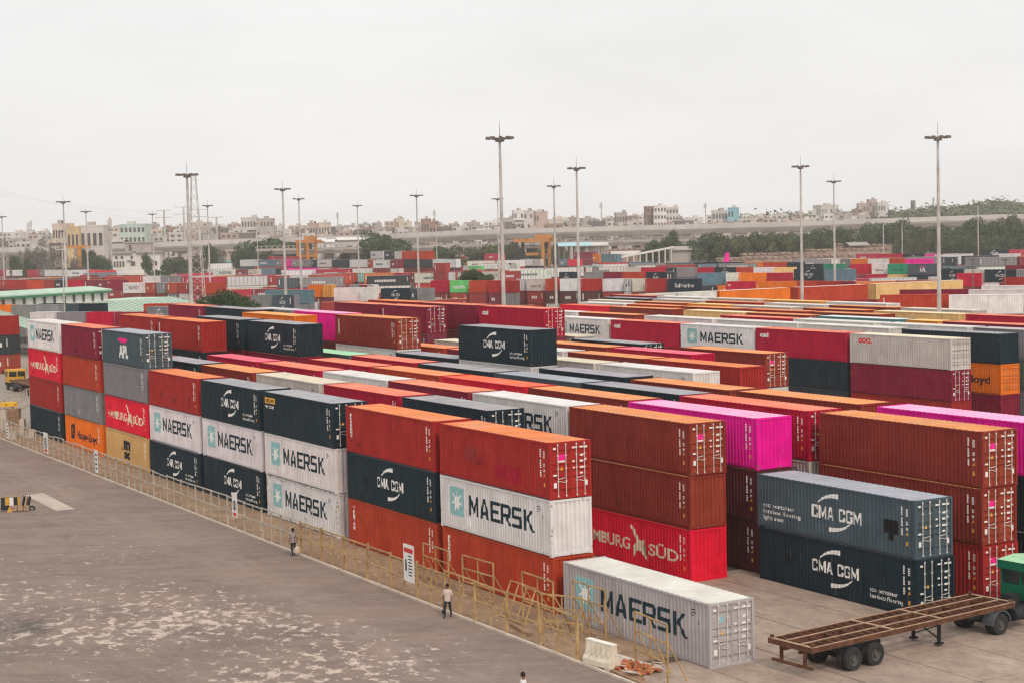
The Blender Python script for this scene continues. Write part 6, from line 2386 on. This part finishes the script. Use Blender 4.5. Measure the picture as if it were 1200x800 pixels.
def tractor(loc, rz, paint, roofp, label, canvas=False):
    """truck tractor, trailer coupling at the origin, cab toward +y"""
    t = empty('truck_tractor', loc, rz)
    tag(t, label, 'truck')
    for s_ in (-1, 1):
        mb = MB(); mb.box(s_ * .42 - .05, s_ * .42 + .05, -1.4, 5.2, .75, 1.0); mb.build('chassis_rail', [DARKM], t)
    mb = MB(); mb.box(-.45, .45, -.5, .5, 1.0, 1.12); mb.lathe([(.02, 1.12), (.5, 1.12), (.5, 1.2), (.02, 1.2)], (0, 0, 0), 'z', 16); mb.build('coupling_plate', [DARKM], t)
    mb = MB(); mb.cyl((-1.0, 0, .52), (1.0, 0, .52), .12); mb.build('axle', [DARKM], t)
    for s_ in (-1, 1):
        wheel(t, s_ * 1.10, 0); wheel(t, s_ * .79, 0)
        wheel(t, s_ * 1.05, 3.9)
        # mudguard
        mb = MB()
        pr = [(math.cos(R(a)) * .66, math.sin(R(a)) * .66 + .52) for a in range(0, 190, 18)]
        for (a, za_), (b_, zb_) in zip(pr, pr[1:]):
            mb.quad((s_ * .62, a, za_), (s_ * 1.28, a, za_), (s_ * 1.28, b_, zb_), (s_ * .62, b_, zb_))
            mb.quad((s_ * 1.28, a, za_), (s_ * 1.28, b_, zb_), (s_ * 1.28, b_ * .93, zb_ - .05), (s_ * 1.28, a * .93, za_ - .05))
        mb.build('mudguard', [flat('mudguard_grey_%g_%g' % (loc[0], s_), (.10, .11, .13), .6, 0, .2, 2)], t)
        mb = MB(); mb.cyl((s_ * .95, 1.1, .75), (s_ * .95, 2.3, .75), .3, .3, 14); mb.build('fuel_tank', [DARKM], t)
        mb = MB(); mb.bar((s_ * 1.3, 4.4, 2.6), (s_ * 1.5, 4.5, 2.55), .04); mb.box(s_ * 1.5 - .1, s_ * 1.5 + .1, 4.45, 4.5, 2.1, 2.6); mb.build('side_mirror', [DARKM], t)
    # cab walls with openings
    y0, y1, zb, zs, zt = 2.95, 4.95, 1.0, 1.75, 2.45
    mb = MB()
    mb.box(-1.2, 1.2, y0, y1, zb, zs)
    for x, y in ((-1.2, y0), (1.08, y0), (-1.2, y1 - .12), (1.08, y1 - .12), (-.06, y0)):
        mb.box(x, x + .12, y, y + .12, zs, zt)
    for s_ in (-1, 1):
        mb.box(s_ * 1.14 - .055, s_ * 1.14 + .055, 3.5, 3.6, zs, zt)
    for k in range(9):
        x = -1.08 + k * .27
        mb.box(x - .03, x + .03, y0 - .02, y0, zb + .1, zs - .1)
    mb.build('cab_body', [paint], t)
    mb = MB(); mb.box(-1.02, -.1, y0 + .04, y0 + .05, zs + .03, zt - .03); mb.box(.1, 1.02, y0 + .04, y0 + .05, zs + .03, zt - .03); mb.build('rear_window', [GLASS], t)
    mb = MB(); mb.box(-1.05, 1.05, y1 - .06, y1 - .05, zs + .03, zt - .03); mb.build('windscreen', [GLASS], t)
    for s_ in (-1, 1):
        mb = MB(); mb.box(s_ * 1.15 - .005, s_ * 1.15 + .005, y0 + .14, 3.48, zs + .03, zt - .03); mb.box(s_ * 1.15 - .005, s_ * 1.15 + .005, 3.62, y1 - .14, zs + .03, zt - .03); mb.build('side_window', [GLASS], t)
        mb = MB(); mb.box(s_ * 1.205 - .012, s_ * 1.205 + .012, 3.62, y1 - .1, zb + .05, zs - .03); mb.build('door', [paint], t)
        mb = MB(); mb.cyl((s_ * .85, y1, 1.3), (s_ * .85, y1 + .04, 1.3), .13, .13, 12); mb.build('headlight', [LWHITE], t)
    if canvas:
        mb = MB(); mb.box(-1.28, 1.28, y0 - .14, y1 + .12, zt, zt + .42); mb.build('roof_fascia', [paint], t)
        mb = MB()
        mb.quad((-1.3, y0 - .16, zt + .42), (1.3, y0 - .16, zt + .42), (1.2, y1 / 2 + y0 / 2, zt + .56), (-1.2, y1 / 2 + y0 / 2, zt + .56))
        mb.quad((-1.3, y1 + .14, zt + .42), (1.3, y1 + .14, zt + .42), (1.2, y1 / 2 + y0 / 2, zt + .56), (-1.2, y1 / 2 + y0 / 2, zt + .56))
        mb.poly([(1.3, y0 - .16, zt + .42), (1.3, y1 + .14, zt + .42), (1.2, y1 / 2 + y0 / 2, zt + .56)])
        mb.poly([(-1.3, y0 - .16, zt + .42), (-1.3, y1 + .14, zt + .42), (-1.2, y1 / 2 + y0 / 2, zt + .56)])
        mb.build('roof', [roofp], t)
    else:
        mb = MB(); mb.box(-1.22, 1.22, y0 - .02, y1 + .02, zt, zt + .18); mb.box(-1.1, 1.1, y0 + .1, y1 - .1, zt + .18, zt + .26); mb.build('roof', [roofp], t)
    mb = MB(); mb.box(-1.15, 1.15, y1, y1 + .15, .6, .95); mb.build('bumper', [DARKM], t)
    mb = MB(); mb.box(-.6, .6, y0 + .4, y1 - .3, .55, 1.04); mb.build('engine', [DARKM], t)
    mb = MB()
    mb.cyl((.9, 2.55, .9), (.9, 2.55, 2.4), .07); mb.box(-.35, .35, 1.9, 2.5, 1.0, 1.45); mb.bar((-.3, 1.9, 1.3), (-.2, .9, 1.15), .05); mb.bar((.3, 1.9, 1.3), (.1, .9, 1.15), .05)
    mb.build('exhaust', [DARKM], t)
    return t


rear = Vector((14.95, 2.25, 0))
front = Vector((13.45, 15.6, 0))
rz = math.atan2(-(front.x - rear.x), front.y - rear.y)
chassis(rear, rz, 'rusty brown skeletal container trailer standing empty on the yard slabs')
dr = (front - rear).normalized()
tp = rear + dr * 12.5
tractor(tp, rz - .02, GREENP, MINTP, 'green truck tractor with pale green roof coupled to the rusty trailer', True)
# left yellow truck with flat bed
q = at(5, 457)
rz = R(90 - 0)
tt = tractor(Vector((-158.2, 11.9, 0)), R(90), YELP, YELP, 'yellow truck standing beside the first stack at the left')
c2 = chassis(Vector((-146.6, 11.9, 0)), R(90), 'flat trailer behind the yellow truck at the left edge')
# yellow beam, brown crate and pale blocks behind the far fence
LA = math.atan2(RT0.y, RT0.x)
p = at(20, 474, 1.5)
t = empty('lifting_beam', (p.x, p.y, 0), LA)
tag(t, 'yellow lifting beam resting on trestles above the brown crate', 'beam')
mb = MB(); mb.box(-7, 0, -.2, .2, 1.35, 1.85); mb.build('beam_body', [flat('beam_yellow', (.80, .45, .04), .6, 0, .15, 2)], t)
for x in (-5.5, -3, -.5):
    mb = MB(); mb.bar((x - .4, 0, 0), (x, 0, 1.35), .12); mb.bar((x + .4, 0, 0), (x, 0, 1.35), .12); mb.build('trestle', [DARKM], t)
for x in (-2.6, -1.2, -.2):
    mb = MB(); mb.box(x - .08, x + .08, -.24, -.2, 1.5, 1.62); mb.build('lug', [DARKM], t)
p = at(16.5, 498)
t = empty('brown_crate', (p.x, p.y, 0), LA)
tag(t, 'tall brown boarded crate standing behind the far fence', 'crate')
for k in range(6):
    mb = MB(); mb.box(-.68, .68, -.5, .5, k * .31 + .01, k * .31 + .30); mb.build('board', [PLK2], t)
for x in (-.64, .64):
    mb = MB(); mb.box(x - .06, x + .06, -.56, -.5, 0, 1.88); mb.build('corner_batten', [PLK2], t)
PB = flat('block_pale', (.50, .43, .36), .9, 0, .15, 1)
for k, (px, py, w_, h_) in enumerate([(5, 504, .7, 2.0), (27, 508, .5, 1.5), (36, 512, .9, .7), (16, 514, .8, .6), (49, 505, 1.4, .35)]):
    p = at(px, py)
    mb = MB(); mb.box(-w_ / 2, w_ / 2, -.35, .35, 0, h_); mb.box(-w_ / 2 + .08, w_ / 2 - .08, -.27, .27, h_, h_ + .12)
    o = mb.build('concrete_block', [PB], None, (p.x, p.y, 0))
    o.rotation_euler = (0, 0, LA)
    tag(o, ['tall pale block left of the brown crate', 'pale block standing right of the brown crate', 'low pale block right of the brown crate', 'low pale block before the brown crate', 'flat pale slab farther right of the crate'][k], 'block')
# low lashing rack on the apron at the left
p = at(15, 598)
t = empty('lashing_rack', (p.x, p.y, 0), LA + .15)
tag(t, 'small dark and orange lashing rack lying on the apron at left', 'rack')
for k, (x, mt_) in enumerate([(-.85, DARKM), (-.55, YELP), (-.25, SIGNW), (.05, DARKM), (.2, YELP)]):
    mb = MB(); mb.box(x, x + .27, .30, .36, .35, .95); mb.build('panel', [mt_], t)
mb = MB(); mb.box(-.9, .52, .27, .40, .95, 1.02); mb.build('top_bar', [RUSTL], t)
mb = MB(); mb.box(-.9, .52, .27, .40, .28, .35); mb.build('lower_bar', [RUSTL], t)
for x in (.72, .95, 1.12):
    mb = MB(); mb.bar((x, -.1, .3), (x + .1, .35, .95), .05, .34); mb.build('side_plate', [DARKM if x != .95 else RUSTL], t)
for x in (.0, .42, .84):
    mb = MB(); mb.box(x, x + .36, -.5, -.15, .05, .38); mb.build('box_foot', [RUSTL], t)
mb = MB(); mb.box(-.8, -.25, -.3, .0, .12, .42); mb.build('motor_box', [DARKM], t)
mb = MB(); mb.poly([(-.35, -.55, .0), (.05, -.55, .0), (-.15, -.52, .42)]); mb.poly([(-.35, -.5, .0), (.05, -.5, .0), (-.15, -.5, .42)]); mb.build('foot_plate', [YELP], t)
mb = MB(); mb.lathe([(.12, 0), (.22, 0), (.24, .12), (.22, .24), (.12, .24)], (1.35, -.1, .1), 'y', 12); mb.build('roller', [RUBBER], t)

# ---------------------------------------------------------------- people
SKIN = flat('skin_brown', (.22, .12, .075), .6, 0, .08, 10)
HAIRM = flat('hair_black', (.015, .013, .012), .7)
SHOE = flat('shoe_dark', (.03, .025, .022), .7)


def skin_mesh(verts, edges, radii, sub=2, root=0):
    me = bpy.data.meshes.new('body_skeleton')
    me.from_pydata(verts, edges, [])
    o = bpy.data.objects.new('body_skeleton', me)
    COL.objects.link(o)
    md = o.modifiers.new('skin', 'SKIN')
    for i, sv in enumerate(me.skin_vertices[0].data):
        sv.radius = (radii[i], radii[i])
        sv.use_root = (i == root)
    md.use_smooth_shade = True
    s2 = o.modifiers.new('sub', 'SUBSURF')
    s2.levels = s2.render_levels = sub
    dg = bpy.context.evaluated_depsgraph_get()
    dg.update()
    r = bpy.data.meshes.new_from_object(o.evaluated_get(dg))
    bpy.data.objects.remove(o)
    return r


def person(loc, rz, label, shirt, trousers, stride=.28, arm_l=(.0, .0), arm_r=(.0, .0), vest=None):
    """standing or walking figure 1.7 m tall, facing -y"""
    t = empty('person', loc, rz)
    tag(t, label, 'person')
    V, E_, Rr = [], [], []

    def ad(p, r, par=None):
        V.append(p); Rr.append(r)
        if par is not None: E_.append((par, len(V) - 1))
        return len(V) - 1
    pel = ad((0, 0, .93), .125)
    wa = ad((0, .0, 1.08), .115, pel)
    ch = ad((0, -.01, 1.28), .135, wa)
    nb = ad((0, 0, 1.42), .085, ch)
    nk = ad((0, -.01, 1.48), .050, nb)
    hd = ad((0, -.025, 1.57), .078, nk)
    ht = ad((0, -.01, 1.66), .062, hd)
    for s_, st_ in ((-1, stride), (1, -stride)):
        hp_ = ad((s_ * .09, 0, .86), .095, pel)
        kn = ad((s_ * .10, -st_ * .5 - .03, .48), .062, hp_)
        an = ad((s_ * .10, -st_ * .85 + (.03 if st_ < 0 else 0), .09), .042, kn)
        ad((s_ * .11, -st_ * .85 - .12, .04), .036, an)
    hands = []
    for s_, ar in ((-1, arm_l), (1, arm_r)):
        sh = ad((s_ * .185, 0, 1.385), .060, nb)
        el = ad((s_ * .235, .03 + ar[0] * .3, 1.12), .043, sh)
        wr = ad((s_ * .245, -.02 + ar[0], .90 + ar[1]), .030, el)
        pa_ = ad((s_ * .245, -.035 + ar[0], .83 + ar[1]), .034, wr)
        for j, (dx, ln) in enumerate(((-.024, .060), (-.008, .072), (.008, .066), (.024, .052))):
            f1 = ad((s_ * .245, -.035 + ar[0] + dx, .785 + ar[1]), .0095, pa_)
            ad((s_ * .238, -.04 + ar[0] + dx, .785 + ar[1] - ln), .008, f1)
        th = ad((s_ * .235, -.075 + ar[0], .83 + ar[1]), .010, pa_)
        ad((s_ * .225, -.088 + ar[0], .795 + ar[1]), .0085, th)
        hands.append((s_ * .245, -.035 + ar[0], .80 + ar[1]))
    me = skin_mesh(V, E_, Rr, 2, 0)
    for x in (SKIN, shirt, trousers, SHOE): me.materials.append(x)
    for p in me.polygons:
        c = p.center
        ax = abs(c.x)
        mi = 0
        if c.z < .075: mi = 3
        elif c.z < .92 and ax < .20: mi = 2
        elif c.z < 1.44 and (ax < .20 or c.z > 1.13): mi = 1
        if c.z >= .80 and c.z < .98 and ax < .19: mi = 1 if c.z > .88 else 2
        p.material_index = mi
        p.use_smooth = True
    me.name = 'body'
    o = link('body', me, t)
    # shirt hem and sleeves as their own cloth
    mb = MB()
    mb.lathe([(.165, .84), (.175, .90), (.155, 1.06), (.17, 1.2), (.19, 1.32), (.15, 1.42), (.09, 1.46)], (0, 0, 0), 'z', 16)
    v2 = [(x, y * .70, z) for x, y, z in mb.v]
    mb.v = v2
    mb.build('shirt', [shirt], t, smooth=True)
    if vest:
        mb = MB()
        for s_ in (-1, 1):
            mb.bar((s_ * .09, .131, .92), (s_ * .10, .118, 1.36), .06, .012)
        mb.box(-.13, .13, .108, .122, 1.0, 1.06)
        mb.build('vest_stripe', [vest], t)
    mb = MB()
    mb.lathe([(.01, .12), (.065, .105), (.092, .05), (.098, 0), (.088, -.05), (.07, -.07)], (0, .012, 1.62), 'z', 14)
    mb.build('hair', [HAIRM], t, smooth=True)
    for s_ in (-1, 1):
        mb = MB(); mb.lathe([(.002, -.012), (.011, -.006), (.011, .006), (.002, .01)], (s_ * .03, -.098, 1.60), 'y', 8); mb.build('eye', [LBLACK], t)
        mb = MB(); mb.lathe([(.002, -.012), (.022, -.006), (.022, .006), (.002, .012)], (s_ * .083, .0, 1.58), 'x', 8); mb.build('ear', [SKIN], t)
    mb = MB(); mb.poly([(-.014, -.100, 1.555), (.014, -.100, 1.555), (0, -.122, 1.56)]); mb.poly([(-.014, -.100, 1.555), (0, -.122, 1.56), (0, -.098, 1.60)]); mb.poly([(.014, -.100, 1.555), (0, -.098, 1.60), (0, -.122, 1.56)]); mb.build('nose', [SKIN], t)
    mb = MB(); mb.box(-.022, .022, -.099, -.092, 1.522, 1.530); mb.build('mouth', [flat('lip_%g' % loc[0], (.14, .05, .04), .6)], t)
    return t, hands


SHG = flat('shirt_patterned_grey', (.28, .24, .22), .9, 0, .6, 9)
TRD = flat('trousers_dark', (.015, .030, .038), .9)
SHP = flat('shirt_pale_pink', (.62, .50, .46), .9, 0, .12, 6)
SHW = flat('shirt_white', (.72, .70, .68), .9, 0, .06, 5)
TRG = flat('trousers_grey', (.10, .10, .10), .9)
p = at(353.5, 650)
t1, h1 = person((p.x, FY - .55, 0), R(-95), 'man in a patterned grey shirt and dark trousers carrying a pale bag along the fence', SHG, TRD, .12, (.02, 0), (-.02, 0))
bagm = flat('bag_pale', (.60, .48, .40), .9, 0, .15, 5)
mb = MB()
bx0, by0 = 0, 0
mb.lathe([(.02, 0), (.20, .01), (.23, .12), (.20, .30), (.10, .38), (.06, .42)], (0, 0, 0), 'z', 12)
mb.v = [(x * .6, y, z) for x, y, z in mb.v]
t = empty('carrier_bag', (0, 0, 0))
hw = Matrix.Translation(Vector((p.x, FY - .55, 0))) @ Matrix.Rotation(R(-95), 4, 'Z') @ Vector(h1[0])
t.location = (hw.x, hw.y, hw.z - .62)
tag(t, 'pale carrier bag held by the man in the patterned shirt', 'bag')
mb.build('sack', [bagm], t)
mb = MB(); mb.bar((0, -.08, .36), (0, -.02, .62), .02); mb.bar((0, .08, .36), (0, .02, .62), .02); mb.build('strap', [bagm], t)
p = at(532, 722)
t2, h2 = person((p.x, FY - .62, 0), R(42), 'man in a pale pinkish shirt and dark trousers walking past the fence', SHP, TRD, .22, (.05, .0), (-.03, .10))
hw = Matrix.Translation(Vector((p.x, FY - .62, 0))) @ Matrix.Rotation(R(42), 4, 'Z') @ Vector(h2[0])
t = empty('hand_tool', (hw.x, hw.y, hw.z - .52))
tag(t, 'dark long handled tool carried low by the man in the pinkish shirt', 'tool')
mb = MB(); mb.cyl((0, 0, .05), (0, 0, .75), .02); mb.build('shaft', [DARKM], t)
mb = MB(); mb.box(-.10, .10, -.04, .04, -.10, .08); mb.build('tool_head', [DARKM], t)
p = at(613, 787.5, 1.7)
person((p.x, p.y, 0), R(150), 'dark haired man in a white shirt at the bottom edge of the road', SHW, TRG, .1)

# ---------------------------------------------------------------- thin town haze
mb = MB()
mb.box(-4200, 900, -1500, 4300, -1.2, 85)
m = bpy.data.materials.new('haze_air')
m.use_nodes = True
m.node_tree.nodes.clear()
oo = m.node_tree.nodes.new('ShaderNodeOutputMaterial')
pv = m.node_tree.nodes.new('ShaderNodeVolumePrincipled')
pv.inputs['Color'].default_value = (.97, .96, .96, 1)
pv.inputs['Density'].default_value = 0.00014
pv.inputs['Anisotropy'].default_value = 0.0
m.node_tree.links.new(pv.outputs['Volume'], oo.inputs['Volume'])
o = mb.build('haze', m)
tag(o, 'thin pale haze over the yard and the town', 'haze', kind='stuff')
